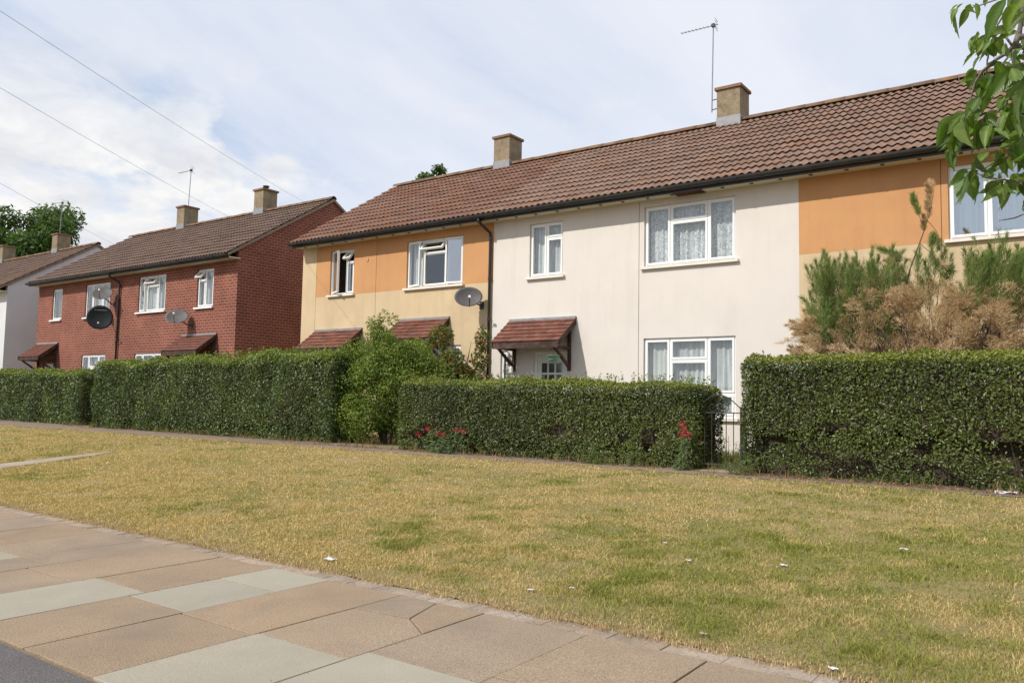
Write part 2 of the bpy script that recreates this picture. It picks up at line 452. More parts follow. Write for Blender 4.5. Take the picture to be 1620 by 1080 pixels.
pav = MB().box(-60, 30, 1.805, 4.25, -0.055, -0.009).build('pavement', M['joint'], kind='structure')

K = 0.75
cols = [-2.87, -3.76, -4.62, -5.47, -6.25, -7.05, -7.90, -8.46]
while cols[-1] > -26: cols.append(cols[-1] - 0.86)
cr = [-2.87, -2.0, -1.14]
while cr[-1] < 9: cr.append(cr[-1] + 0.87)
lay = {(-7.05, -6.25): [(2.42, 3.69, 'g'), (3.69, 4.93, 'b')],
       (-6.25, -5.47): [(2.42, 3.54, 'b'), (3.54, 4.36, 'g'), (4.36, 4.93, 'g')],
       (-5.47, -4.62): [(2.42, 3.50, 'b'), (3.50, 4.93, 'b')],
       (-4.62, -3.76): [(2.42, 3.545, 'g'), (3.545, 4.93, 'crack')],
       (-3.76, -2.87): [(2.42, 3.73, 'g'), (3.73, 4.93, 'b')],
       (-7.90, -7.05): [(2.42, 3.49, 'b'), (3.49, 4.93, 'b')],
       (-8.46, -7.90): [(2.42, 3.68, 'b'), (3.68, 4.93, 'b')]}


def slab(poly, matk):
    cx = sum(p[0] for p in poly) / len(poly); cy = sum(p[1] for p in poly) / len(poly)
    k = len(poly); zt = rnd.uniform(-0.0015, 0.0025); tx, ty = rnd.uniform(-.002, .002), rnd.uniform(-.002, .002)
    jit = [(p[0] + rnd.uniform(-.002, .002), p[1] + rnd.uniform(-.002, .002)) for p in poly]
    ins = []
    for p in jit:
        d = Vector((cx - p[0], cy - p[1])); d = d.normalized() * 0.0035; ins.append((p[0] + d.x, p[1] + d.y))
    m = MB()
    top = [(p[0], p[1], zt + (p[0] - cx) * tx + (p[1] - cy) * ty) for p in ins]
    mid = [(p[0], p[1], q[2] - 0.002) for p, q in zip(jit, top)]
    bot = [(p[0], p[1], -0.03) for p in jit]
    m.poly(top)
    for i in range(k):
        j = (i + 1) % k; m.quad(mid[i], mid[j], top[j], top[i]); m.quad(bot[i], bot[j], mid[j], mid[i])
    me = m.mesh('paving_slab', M['slab_brown' if matk == 'b' else 'slab_grey'])
    link('paving_slab', me, pav)


G = 0.0045
allc = list(zip(cols[1:], cols[:-1])) + list(zip(cr[:-1], cr[1:]))
for xa, xb in allc:
    rows = lay.get((xa, xb))
    if rows is None:
        sp = rnd.choice([3.45, 3.55, 3.7, 3.85]); rows = [(2.42, sp, 'b'), (sp, 4.93, 'b')]
        if rnd.random() < 0.12: rows = [(2.42, sp, 'g'), (sp, 4.93, 'b')]
    for ya, yb, c in rows:
        x0, x1, y0, y1 = xa * K + G, xb * K - G, ya * K + G, yb * K - G
        if c == 'crack':
            a = Vector((x0, y0 + (y1 - y0) * 0.62)); c0 = Vector((x0 + (x1 - x0) * 0.62, y0 + (y1 - y0) * 0.66)); b = Vector((x0 + (x1 - x0) * 0.45, y1)); e = Vector((x1, y0 + (y1 - y0) * 0.50))
            w = 0.004
            slab([(x0, y0), (x1, y0), (e.x, e.y - w), (c0.x, c0.y - w), (a.x, a.y - w)], 'b')
            slab([(a.x, a.y + w), (c0.x - w, c0.y + w), (b.x - w, y1), (x0, y1)], 'b')
            slab([(e.x, e.y + w), (x1, y1), (b.x + w, y1), (c0.x + w, c0.y)], 'b')
        else:
            slab([(x0, y0), (x1, y0), (x1, y1), (x0, y1)], c)
x = -20.0
while x < 7:
    w = rnd.uniform(0.7, 0.95); m = MB(); n = 8
    wd = 0.15 if x < -3.2 else 0.17
    for i in range(n):
        xa, xb = x + i * w / n, x + (i + 1) * w / n - (0.006 if i == n - 1 else 0)
        ja = 0.02 * math.sin(x * 7 + i * 1.9) + rnd.uniform(-.004, .004)
        m.box(xa, xb, 3.706, 3.706 + wd + ja, -0.045, -0.004 + rnd.uniform(-.003, .003))
    m.build('edging_stone', M['edging'], pav); x += w

# footpath along the hedges, and a worn path across the verge
m = MB(); xs2 = np.linspace(-60, 8, 137)


def path_front(x):
    return 10.62 + 0.018 * (x + 6) + 0.22 * (float(vnoise(x, 0.3, 2.5, 5)) - 0.5) if x > -16 else 10.44 - 0.035 * (-16 - x) * 0.6 + 0.3 * (float(vnoise(x, 0.3, 2.5, 5)) - 0.5)


for a, b in zip(xs2[:-1], xs2[1:]):
    fa, fb = path_front(a), path_front(b)
    m.quad((a, fa, gz(fa) + 0.006), (b, fb, gz(fb) + 0.006), (b, 11.9, gz(11.9) + 0.006), (a, 11.9, gz(11.9) + 0.006))
m.build('footpath', M['path'], kind='structure')
WP = []
for t in np.linspace(0, 1, 14):
    cx = -60 + 245 * t; cyc = 745 - (745 - 714) * t; hw = (4.6 - 3.3 * t) * (1 if t < .85 else (1 - t) / .15 + .1)
    WP.append((pixG(cx, cyc + hw), pixG(cx, cyc - hw)))
m = MB()
for (a, b), (c, d) in zip(WP[:-1], WP[1:]):
    u = Vector((0, 0, 0.006)); m.quad(a + u, c + u, d + u, b + u)
m.build('worn_path', M['pale_path'], kind='structure')
m = MB().box(-4.78, -4.16, 11.2, 14.95, 0.18, 0.232); m.build('garden_path', M['pale_path'], kind='structure')

# ------------------------------------------------------------------ houses
YF, YB = 15.0, 22.4
EY, EZ = 14.57, 5.505
RY, RZ = 18.70, 8.045
SL = math.atan2(RZ - EZ, RY - EY); SLEN = math.hypot(RZ - EZ, RY - EY)
ZT = 5.37


def roof_z(y):
    return EZ + (y - EY) * math.tan(SL) if y <= RY else RZ - (y - RY) * math.tan(SL)


def panel(name, x0, x1, z0, z1, opens, mat, parent, y0=YF, th=0.22):
    xs = sorted({x0, x1, *[v for o in opens for v in (o[0], o[1]) if x0 < v < x1]})
    zs = sorted({z0, z1, *[v for o in opens for v in (o[2], o[3]) if z0 < v < z1]})
    sol = {}
    for i in range(len(xs) - 1):
        for j in range(len(zs) - 1):
            mx, mz = (xs[i] + xs[i + 1]) / 2, (zs[j] + zs[j + 1]) / 2
            sol[i, j] = not any(o[0] < mx < o[1] and o[2] < mz < o[3] for o in opens)
    m = MB(); y1 = y0 + th
    for (i, j), s in sol.items():
        if not s: continue
        a, b, c, d = xs[i], xs[i + 1], zs[j], zs[j + 1]
        m.quad((a, y0, c), (b, y0, c), (b, y0, d), (a, y0, d)); m.quad((a, y1, c), (a, y1, d), (b, y1, d), (b, y1, c))
        if not sol.get((i - 1, j), False): m.quad((a, y0, c), (a, y0, d), (a, y1, d), (a, y1, c))
        if not sol.get((i + 1, j), False): m.quad((b, y0, c), (b, y1, c), (b, y1, d), (b, y0, d))
        if not sol.get((i, j - 1), False): m.quad((a, y0, c), (a, y1, c), (b, y1, c), (b, y0, c))
        if not sol.get((i, j + 1), False): m.quad((a, y0, d), (b, y0, d), (b, y1, d), (a, y1, d))
    return m.build(name, mat, parent)


def gable(name, x0, x1, mat, parent):
    ov = 0.10
    poly = [(YF + 0.221, 0.12), (YB, 0.12), (YB, roof_z(YB) - ov), (RY, RZ - ov), (YF + 0.002, roof_z(YF) - ov), (YF + 0.002, ZT + 0.001), (YF + 0.221, ZT + 0.001)]
    return MB().prism(poly, 'x', x0, x1).build(name, mat, parent)


def wave_tile(w, length, seg=10, amp=0.018, th=0.004):
    m = MB()
    top = lambda x, y: (x, y, 0.050 - 0.044 * y / length + amp * (math.cos(4 * math.pi * x / w) + .28 * math.sin(8 * math.pi * x / w)) + 0.002)
    for i in range(seg):
        a, b = w * i / seg, w * (i + 1) / seg
        m.quad(top(a, 0), top(b, 0), top(b, length), top(a, length))
        pa, pb = top(a, 0), top(b, 0)
        m.quad((a, 0, pa[2] - th - 0.006), (b, 0, pb[2] - th - 0.006), pb, pa)
    return m


CY, SY_ = math.cos(SL), math.sin(SL)


def roof(par, x0, x1, tile_mat, separate, verge_l=False, verge_r=False, courses=13):
    xa, xb = x0 - (0.07 if verge_l else 0), x1 + (0.07 if verge_r else 0)
    dz = 0.035
    eave_b = 14.62
    poly = [(eave_b, roof_z(eave_b) - dz - 0.07), (RY, RZ - dz - 0.08), (2 * RY - eave_b, roof_z(eave_b) - dz - 0.07), (2 * RY - eave_b, roof_z(eave_b) - dz), (RY, RZ - dz), (eave_b, roof_z(eave_b) - dz)]
    rf = MB().prism(poly, 'x', xa + (0.004 if not verge_l else 0), xb - (0.004 if not verge_r else 0)).build('roof', M['tile_far'], par)
    n = round((xb - xa) / 0.305); w = (xb - xa) / n; gauge = SLEN / courses
    proto = wave_tile(w * 0.992, gauge + 0.05)
    if separate:
        me = proto.mesh('roof_tile', tile_mat, True)
        for c in range(courses):
            for i in range(n):
                s = c * gauge
                y, z = EY + s * CY, EZ + s * SY_
                d = rnd.uniform(-.004, .004); slip = rnd.uniform(-.006, .006)
                link('roof_tile', me, rf, (xa + i * w, y + slip * CY + 0.028 * SY_, z + slip * SY_ - 0.028 * CY + d), (SL + rnd.uniform(-.006, .006), rnd.uniform(-.006, .006), rnd.uniform(-.006, .006)))
    else:
        pv = np.array(proto.v); pf = np.array(proto.f).ravel(); V = []; Fi = []
        for c in range(courses):
            for i in range(n):
                s = c * gauge + rnd.uniform(-.006, .006); d = rnd.uniform(-.004, .004)
                q = np.empty_like(pv); q[:, 0] = pv[:, 0] + xa + i * w
                q[:, 1] = EY + s * CY + pv[:, 1] * CY - pv[:, 2] * SY_ + .028 * SY_; q[:, 2] = EZ + s * SY_ + pv[:, 1] * SY_ + pv[:, 2] * CY + d - .028 * CY
                Fi.append(pf + len(V) * len(pv)); V.append(q)
        link('roof_tiles', npmesh('roof_tiles', np.concatenate(V), np.concatenate(Fi), 4, tile_mat), rf, kind='stuff')
    # ridge tiles
    k = round((xb - xa) / 0.45); rw = (xb - xa) / k
    for i in range(k):
        m = MB(); r = 0.125 + (0.006 if i % 2 else 0); pts = []
        for j in range(8):
            t = math.radians(8 + 164 * j / 7); pts.append((RY - math.cos(t) * r, RZ - 0.035 + math.sin(t) * r + rnd.uniform(-.002, .002)))
        pts2 = [(RY + (p[0] - RY) * .82, RZ - .035 + (p[1] - RZ + .035) * .82) for p in reversed(pts)]
        for j in range(7):
            a, b = pts[j], pts[j + 1]; c, d = xa + i * rw, xa + (i + 1) * rw - 0.006
            m.quad((c, *a), (d, *a), (d, *b), (c, *b))
            m.quad((c, *a), (c, *b), (c, *pts2[6 - j]), (c, *pts2[7 - j])); m.quad((d, *a), (d, *pts2[7 - j]), (d, *pts2[6 - j]), (d, *b))
        m.build('ridge_tile', M['ridge'], rf, smooth=True)
    for on, xx, sgn in ((verge_l, xa, -1), (verge_r, xb, 1)):
        if not on: continue
        for side in (0, 1):
            y0, y1 = (14.60, RY) if side == 0 else (RY, 2 * RY - 14.60)
            pl = [(y0, roof_z(y0) - 0.105), (y1, roof_z(y1) - 0.105), (y1, roof_z(y1) - 0.012), (y0, roof_z(y0) - 0.012)]
            a, b = (xx - 0.012, xx + 0.03) if sgn < 0 else (xx - 0.03, xx + 0.012)
            MB().prism(pl, 'x', a, b).build('verge', M['cement'], rf)
    return rf


def eaves(par, x0, x1, ext_l=0, ext_r=0, vents=0, vent_mat='vent'):
    a, b = x0 - ext_l, x1 + ext_r
    MB().box(a + .002, b - .002, 14.625, 15.03, ZT + 0.002, ZT + 0.03).build('soffit', M['soffit'], par)
    MB().box(a + .002, b - .002, 14.60, 14.623, ZT - 0.03, roof_z(14.60) - 0.09).build('fascia', M['black_plastic'], par)
    m = MB(); r = 0.066; yc, zc_ = 14.532, 5.468; n = 9; pts = []
    for j in range(n):
        t = math.pi + math.pi * j / (n - 1); pts.append((yc + math.cos(t) * r, zc_ + math.sin(t) * r * 1.25))
    inn = [(yc + (p[0] - yc) * .9, zc_ + (p[1] - zc_) * .9) for p in pts]
    for j in range(n - 1):
        m.quad((a, *pts[j]), (b, *pts[j]), (b, *pts[j + 1]), (a, *pts[j + 1])); m.quad((a, *inn[j]), (a, *inn[j + 1]), (b, *inn[j + 1]), (b, *inn[j]))
    for X in (a, b):
        m.poly([(X, *p) for p in pts])
    m.quad((a, *pts[0]), (a, *inn[0]), (b, *inn[0]), (b, *pts[0]))
    gt = m.build('gutter', M['black_plastic'], par, smooth=False)
    k = int((b - a) / 0.95)
    for i in range(k):
        X = a + 0.35 + i * 0.95; mm = MB(); q = []
        for j in range(n):
            t = math.pi + math.pi * j / (n - 1); q.append((yc + math.cos(t) * (r + .007), zc_ + math.sin(t) * (r + .007) * 1.25))
        for j in range(n - 1):
            mm.quad((X, *q[j]), (X + .03, *q[j]), (X + .03, *q[j + 1]), (X, *q[j + 1]))
            mm.quad((X, *q[j]), (X, *q[j + 1]), (X, *pts[j + 1]), (X, *pts[j])); mm.quad((X + .03, *q[j]), (X + .03, *pts[j]), (X + .03, *pts[j + 1]), (X + .03, *q[j + 1]))
        mm.build('gutter_bracket', M['black_plastic'], gt)
    for i in range(vents):
        X = x0 + (i + .5) * (x1 - x0) / vents + rnd.uniform(-.04, .04)
        MB().tube([(X, 14.80, ZT + 0.003), (X, 14.80, ZT - 0.012)], 0.036, 10).build('soffit_vent', M[vent_mat], par)


def downpipe(par, x, zb=0.2):
    path = [(x - .06, 14.545, 5.40), (x - .06, 14.545, 5.34), (x - .02, 14.70, 5.22), (x, 14.93, 5.12), (x, 14.94, 5.0), (x, 14.94, zb)]
    p = MB().tube(path, 0.034, 10).build('downpipe', M['black_plastic'], par, smooth=True)
    for z in (4.95, 4.0, 3.05, 2.1, 1.2):
        MB().tube([(x, 14.94, z), (x, 14.94, z + .06)], 0.043, 10).build('pipe_clip', M['black_plastic'], p)


def ring(m, x0, x1, z0, z1, w, y0, y1):
    m.box(x0, x1, y0, y1, z0, z0 + w); m.box(x0, x1, y0, y1, z1 - w, z1)
    m.box(x0, x0 + w, y0, y1, z0 + w, z1 - w); m.box(x1 - w, x1, y0, y1, z0 + w, z1 - w)


def place_sash(win, x0, x1, z0, z1, glass, hinge=None, ang=0.0, w=0.05, yf=0.0):
    """one opening light: sash ring and its pane; hinge 'l','r','t'"""
    y = YF + 0.055 + yf
    a = MB(); ring(a, x0, x1, z0, z1, w, y, y + 0.055)
    b = MB(); b.box(x0 + w - .006, x1 - w + .006, y + 0.022, y + 0.027, z0 + w - .006, z1 - w + .006)
    if hinge:
        if hinge == 'l': R = Matrix.Translation((x0, y, 0)) @ Matrix.Rotation(-ang, 4, 'Z') @ Matrix.Translation((-x0, -y, 0))
        elif hinge == 'r': R = Matrix.Translation((x1, y, 0)) @ Matrix.Rotation(ang, 4, 'Z') @ Matrix.Translation((-x1, -y, 0))
        else: R = Matrix.Translation((0, y, z1)) @ Matrix.Rotation(-ang, 4, 'X') @ Matrix.Translation((0, -y, -z1))
        a.v = [tuple(R @ Vector(p)) for p in a.v]; b.v = [tuple(R @ Vector(p)) for p in b.v]
    a.build('sash', M['upvc'], win); b.build('pane', M[glass], win)


def curtain(win, x0, x1, z0, z1, mat, amp=0.020, freq=57.0, y=0.20, scallop=0.0):
    nx = max(10, int((x1 - x0) * 75)); V = []; F = []
    ph = rnd.uniform(0, 6)
    for i in range(nx + 1):
        t = i / nx; X = x0 + (x1 - x0) * t
        yo = amp * (math.sin(X * freq + ph + math.sin(X * 9)) + .6 * math.sin(X * freq * .43 + 2 * ph))
        zb = z0 + scallop * abs(math.sin(X * 7.0))
        V += [(X, YF + y + yo * .7, z1), (X, YF + y + yo * .9, (z1 + zb) / 2), (X, YF + y + yo, zb)]
    m = MB(); m.v = V
    for i in range(nx):
        for k in range(2):
            p = i * 3 + k; m.f.append((p, p + 3, p + 4, p + 1))
    m.build('curtain', M[mat], win, smooth=True)


def window(par, x0, x1, z0, z1, kind='wide', sill_mat='sill', glass='glass', opens={}, drape='net', low_light=False):
    w = 0.05; y0, y1 = YF + 0.05, YF + 0.125
    m = MB(); ring(m, x0 + .003, x1 - .003, z0 + .003, z1 - .003, w, y0, y1)
    W_ = x1 - x0; Hh = z1 - z0
    if kind == 'wide': mul = [x0 + W_ * 0.295, x0 + W_ * 0.705]; tr = 1
    elif kind == 'narrow': mul = [x0 + W_ * 0.50]; tr = 1
    elif kind == 'narrow_l': mul = [x0 + W_ * 0.66]; tr = 1
    elif kind == 'narrow_m': mul = [x0 + W_ * 0.46]; tr = 0
    else: mul = []; tr = -1
    for q in mul: m.box(q - .03, q + .03, y0, y1, z0 + w, z1 - w)
    edges = [x0 + w] + [v for q in mul for v in (q - .03, q + .03)] + [x1 - w]
    lights = [(edges[2 * i], edges[2 * i + 1]) for i in range(len(edges) // 2)]
    ztr = z1 - Hh * 0.285
    frame_cells = []
    for i, (a, b) in enumerate(lights):
        if i == tr:
            m.box(a, b, y0, y1, ztr - .03, ztr + .03); frame_cells += [(i, 't', a, b, ztr + .03, z1 - w), (i, 'b', a, b, z0 + w, ztr - .03)]
        elif low_light and i != tr:
            zl = z0 + Hh * 0.30; m.box(a, b, y0, y1, zl - .03, zl + .03); frame_cells += [(i, 'b', a, b, zl + .03, z1 - w), (i, 'l', a, b, z0 + w, zl - .03)]
        else: frame_cells.append((i, 'b', a, b, z0 + w, z1 - w))
    win = m.build('window', M['upvc'], par)
    for i, k, a, b, c, d in frame_cells:
        hg = opens.get((i, k))
        gl = glass if not isinstance(glass, dict) else glass.get((i, k), 'glass')
        e = 0.014 if hg or k != 'l' else 0
        place_sash(win, a - e, b + e, c - e, d + e, gl, *(hg if hg else (None, 0)), w=0.042, yf=-0.022 if (hg or True) else 0)
    ov = 0.06
    MB().box(x0 - ov, x1 + ov, YF - 0.075, YF + 0.05, z0 - 0.055, z0 - 0.002).build('sill', M[sill_mat], win)
    if drape: 
        for (d, a, b, c) in (drape if isinstance(drape, list) else [(drape, 0, 1, 0.03)]):
            curtain(win, x0 + W_ * a, x0 + W_ * b, z0 + c, z1 + .02, d, scallop=0.06 if d == 'lace' else 0)
    return win


def canopy(par, x0, x1, ztop=3.0, proj=0.70, drop=0.53, separate=True, brackets=True, tile='canopy_tile'):
    y0 = YF - proj; zf = ztop - drop; th = 0.06
    pl = [(YF - .003, ztop), (y0, zf), (y0, zf - th), (YF - .003, ztop - th)]
    c = MB().prism(pl, 'x', x0, x1).build('canopy', M['dark_wood'], par)
    sl = math.atan2(drop, proj); ln = math.hypot(drop, proj)
    rows = 6; n = max(3, round((x1 - x0 + .06) / 0.165)); w = (x1 - x0 + .06) / n; gg = (ln + .04) / rows
    proto = MB().box(0, w - .006, 0, gg + .05, 0, 0.014)
    if separate: me = proto.mesh('canopy_tile', M[tile])
    allm = MB()
    for r in range(rows):
        for i in range(n + (1 if r % 2 else 0)):
            X = x0 - .03 + i * w - (w / 2 if r % 2 else 0)
            ww = 1
            if X < x0 - .032: X = x0 - .03; ww = .5
            if X + w > x1 + .04: ww = .5
            s = -0.04 + r * gg; loc = Vector((X, y0 + s * math.cos(sl), zf + s * math.sin(sl) + 0.012 + rnd.uniform(0, .004)))
            rot = (sl - 0.14 + rnd.uniform(-.02, .02), rnd.uniform(-.01, .01), rnd.uniform(-.012, .012))
            loc.z += 0.012
            if separate:
                o = link('canopy_tile', me, c, loc, rot); o.scale = (ww, 1, 1)
            else:
                R = Matrix.Translation(loc) @ Matrix.Rotation(rot[0], 4, 'X') @ Matrix.Diagonal((ww, 1, 1, 1)); k = len(allm.v)
                allm.v += [tuple(R @ Vector(p)) for p in proto.v]; allm.f += [tuple(k + j for j in f) for f in proto.f]
    if not separate: allm.build('canopy_tiles', M[tile], c, kind='stuff')
    MB().box(x0 + .012, x1 - .012, y0 - .012, y0 + .02, zf - .15, zf - .008).build('fascia_board', M['dark_wood'], c)
    for X in (x0 - .018, x1 - .022):
        q = [(YF - .004, ztop + .012), (y0 - .03, zf + .005 - .02), (y0 - .03, zf - .13), (YF - .004, ztop - .13)]
        MB().prism(q, 'x', X, X + .04).build('barge_board', M['dark_wood'], c)
    MB().box(x0 - .02, x1 + .02, YF - .05, YF - .002, ztop - .01, ztop + .045).build('flashing', M['lead'], c)
    if brackets:
        for X in (x0 + .10, x1 - .16):
            b = MB(); b.box(X, X + .06, YF - .07, YF - .003, zf - .62, ztop - .12)
            b.box(X, X + .06, y0 + .03, YF - .07, zf - .16, zf - .09)
            q = [(YF - .07, zf - .56), (YF - .07, zf - .47), (y0 + .14, zf - .16), (y0 + .05, zf - .16)]
            b.prism(q, 'x', X + .005, X + .055); b.build('bracket', M['dark_wood'], c)
    return c


def chimney(par, x0, x1, y0=18.52, y1=19.15, ztop=8.84, pot=False):
    c = MB().box(x0, x1, y0, y1, 7.55, ztop).build('chimney', M['roughcast'], par)
    MB().box(x0 - .045, x1 + .045, y0 - .045, y1 + .045, ztop + .002, ztop + .07).build('chimney_cap', M['chim_cap'], c)
    zb = roof_z(y0)
    f = MB(); f.box(x0 - .012, x1 + .012, y0 - .012, y1 + .012, 7.8, 8.16); f.build('flashing', M['lead'], c)
    if pot:
        MB().tube([((x0 + x1) / 2, (y0 + y1) / 2, ztop + .065), ((x0 + x1) / 2, (y0 + y1) / 2, ztop + .19), ((x0 + x1) / 2, (y0 + y1) / 2, ztop + .20), ((x0 + x1) / 2, (y0 + y1) / 2, ztop + .24)], [.09, .08, .12, .12], 14).build('chimney_pot', M['clay_pot'], c)
    return c


def shell(par, x0, x1, wall_key, left, right):
    """back wall, side walls, floor and ceiling"""
    MB().box(x0 + .003, x1 - .003, YB - .22, YB - .003, 0.13, roof_z(YB) - .12).build('back_wall', M[wall_key], par)
    th = 0.2
    if left: gable('gable_wall', x0, x0 + th, M[wall_key], par)
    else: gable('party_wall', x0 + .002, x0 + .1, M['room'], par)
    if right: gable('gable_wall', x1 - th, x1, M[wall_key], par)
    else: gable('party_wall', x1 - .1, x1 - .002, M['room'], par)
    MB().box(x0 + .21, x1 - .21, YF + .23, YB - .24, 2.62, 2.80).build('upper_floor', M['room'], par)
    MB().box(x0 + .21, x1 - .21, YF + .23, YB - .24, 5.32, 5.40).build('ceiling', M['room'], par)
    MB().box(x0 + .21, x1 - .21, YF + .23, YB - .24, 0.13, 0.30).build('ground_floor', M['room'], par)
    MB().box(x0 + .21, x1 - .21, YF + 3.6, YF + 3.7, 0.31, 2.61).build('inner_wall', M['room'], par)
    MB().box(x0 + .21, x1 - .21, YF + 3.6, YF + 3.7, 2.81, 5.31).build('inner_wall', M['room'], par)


def door(par, x0, x1, z0, z1, mat='door_white', panes=True):
    w = .06; m = MB(); ring(m, x0, x1, z0, z1, w, YF + .06, YF + .13)
    fr = m.build('door_frame', M['upvc'], par)
    a, b = x0 + w + .004, x1 - w - .004
    d = MB().box(a, b, YF + .085, YF + .12, z0 + w + .003, z1 - w - .004).build('door', M[mat], par)
    if panes:
        for i in range(3):
            for j in range(3):
                pw = (b - a - .20) / 3; X = a + .10 + i * pw; Z = z1 - .22 - (j + 1) * .26
                p = MB(); p.box(X + .02, X + pw - .02, YF + .078, YF + .0835, Z + .02, Z + .235); p.build('pane', M['glass_dark'], d)
                q = MB(); ring(q, X + .005, X + pw - .005, Z + .005, Z + .25, .016, YF + .071, YF + .0845); q.build('glazing_bead', M[mat], d)
    MB().box(b - .07, b - .04, YF + .055, YF + .0845, z0 + .95, z0 + 1.1).build('door_handle', M['galv'], d)


M['glass_dark'] = surf('dark_door_glass', (0.05, 0.06, 0.055), 0.08, 0.1, 4, 30, 0.05, 0.0, spec=0.8)


def render_house(label, x0, x1, base, band, opens, joints, gl=False, gr=False, band_from=None, tile='tile'):
    h = thing('terraced_house', label, 'house', ((x0 + x1) / 2, 18.5, 0.15), 'rendered houses of the near terrace')
    xs = [x0] + joints + [x1]
    jg = .006
    for i in range(len(xs) - 1):
        a = xs[i] + (jg if i else 0.0); b = xs[i + 1] - (jg if i < len(xs) - 2 else 0.0)
        up = band if (band and (band_from is None or (a + b) / 2 > band_from)) else base
        if band:
            panel('wall_panel', a, b, 0.12, 3.955, opens, M[base], h); panel('wall_panel', a, b, 3.955, ZT, opens, M[up], h)
        else: panel('wall_panel', a, b, 0.12, ZT, opens, M[base], h)
    for j in joints:
        MB().box(j - .03, j + .03, YF + .016, YF + .21, .13, ZT - .01).build('joint_filler', M['cement'], h)
    shell(h, x0, x1, base, gl, gr)
    roof(h, x0, x1, M[tile], True, gl, gr)
    return h


X0, X1, X2, X3 = -18.22, -11.40, -4.335, 2.72
# left orange house
op = [(-17.07, -16.13, 3.98, 5.20), (-14.19, -12.33, 3.98, 5.18), (-14.19, -12.33, 0.92, 2.50), (-16.85, -15.95, 0.25, 2.30), (-17.8, -17.5, 1.2, 2.30)]
hA = render_house('orange and tan rendered end house with its upstairs windows standing open', X0, X1, 'tan_render', 'orange_render', op, [-17.635, -15.28], gl=True, band_from=-17.6, tile='tile_red')
eaves(hA, X0, X1, 0.06, 0.0, 12, 'vent')
downpipe(hA, -11.46)
window(hA, *op[0], kind='narrow_l', opens={(0, 'b'): ('l', math.radians(27)), (1, 't'): ('t', math.radians(40))}, drape=None, glass={(1, 'b'): 'glass_sky'})
window(hA, *op[1], kind='wide', opens={(0, 'b'): ('l', math.radians(14)), (1, 't'): ('t', math.radians(38)), (2, 'b'): ('r', math.radians(10))}, drape=[('net', 0.03, 0.26, 0.03)], glass={(2, 'b'): 'glass_sky'})
window(hA, *op[2], kind='wide', drape='net')
door(hA, *op[3]); window(hA, *op[4], kind='one', drape=None)
canopy(hA, -17.55, -15.75); canopy(hA, -14.35, -12.72, ztop=3.16, brackets=True)
chimney(hA, -14.14, -13.58)
MB().tube([(-15.62, 14.985, 4.86), (-15.62, 15.05, 4.86)], 0.055, 14).build('wall_vent', M['orange_render'], hA)
# white house
op = [(-10.37, -9.475, 3.98, 5.20), (-7.485, -5.53, 3.985, 5.235), (-7.485, -5.54, 0.925, 2.505), (-10.22, -9.32, 0.25, 2.28), (-11.14, -10.93, 1.2, 2.33)]
hB = render_house('white rendered house with lace curtains and a tiled canopy over its door', X1, X2, 'white_render', None, op, [-7.60])
eaves(hB, X1, X2, 0, 0, 13)
window(hB, *op[0], kind='narrow', drape='net')
window(hB, *op[1], kind='wide', drape='lace')
window(hB, *op[2], kind='wide', drape=[('curtain', 0.0, 0.24, .02), ('net', 0.2, 1.0, .02)], low_light=True)
door(hB, *op[3]); window(hB, *op[4], kind='one', drape=None)
canopy(hB, -10.86, -9.12)
chimney(hB, -7.30, -6.72)
o = MB().box(-6.72, -6.12, 14.66, 14.97, ZT - 0.012, ZT + 0.0).build('patch_board', M['rust'], hB); o['label'] = 'rusty brown patch in the cream soffit'
# right orange house
op = [(-1.885, 0.06, 3.985, 5.23), (-1.885, 0.06, 0.92, 2.50), (1.0, 1.9, 3.98, 5.2), (0.9, 1.8, .25, 2.28)]
hC = render_house('orange and tan rendered house behind the feathery tamarisk bush', X2, X3, 'tan_render', 'orange_render', op, [-1.99], gr=True)
eaves(hC, X2, X3, 0, 0.06, 12)
window(hC, *op[0], kind='wide', drape='net', glass='glass_sky'); window(hC, *op[1], kind='wide'); window(hC, *op[2], kind='narrow'); door(hC, *op[3])
canopy(hC, 0.5, 2.2)
chimney(hC, 0.2, .78)
MB().box(-1.96, -.9, 14.985, 15.0, 5.262, 5.29).build('conduit', M['orange_render'], hC)


def plain_house(name, label, x0, x1, wall, op, gl, gr, group):
    h = thing(name, label, 'house', ((x0 + x1) / 2, 18.5, .15), group)
    panel('wall', x0, x1, .12, ZT, op, M[wall], h)
    shell(h, x0, x1, wall, gl, gr)
    roof(h, x0, x1, M['tile_far'], False, gl, gr)
    eaves(h, x0, x1, .06 if gl else 0, .06 if gr else 0)
    return h


BX0, BX1, BX2 = -34.32, -27.92, -21.27
op = [(-33.12, -32.35, 3.98, 5.19), (-30.55, -28.80, 3.97, 5.20), (-30.6, -28.9, .95, 2.57), (-33.6, -32.75, .25, 2.28)]
hD = plain_house('brick_house', 'red brick semi-detached house half hidden by the black satellite dish', BX0, BX1, 'brick', op, True, False, 'red brick pair')
window(hD, *op[0], kind='one', drape='olive_curtain', sill_mat='upvc'); window(hD, *op[1], drape=[('olive_curtain', 0, .3, .03), ('net', .3, 1, .03)], sill_mat='upvc')
window(hD, *op[2], drape=[('olive_curtain', 0, .3, .03), ('net', .3, 1, .03)]); door(hD, *op[3], panes=False)
canopy(hD, -34.1, -32.45, ztop=3.06, separate=False, tile='canopy_tile'); chimney(hD, -30.55, -30.02)
downpipe(hD, -28.06)
op = [(-26.88, -25.2, 3.98, 5.22), (-23.38, -22.5, 3.97, 5.20), (-26.95, -25.3, .95, 2.56), (-23.4, -22.55, .25, 2.28)]
hE = plain_house('brick_house', 'red brick semi-detached house with top-hung windows tilted open beside a bare gable', BX1, BX2, 'brick', op, False, True, 'red brick pair')
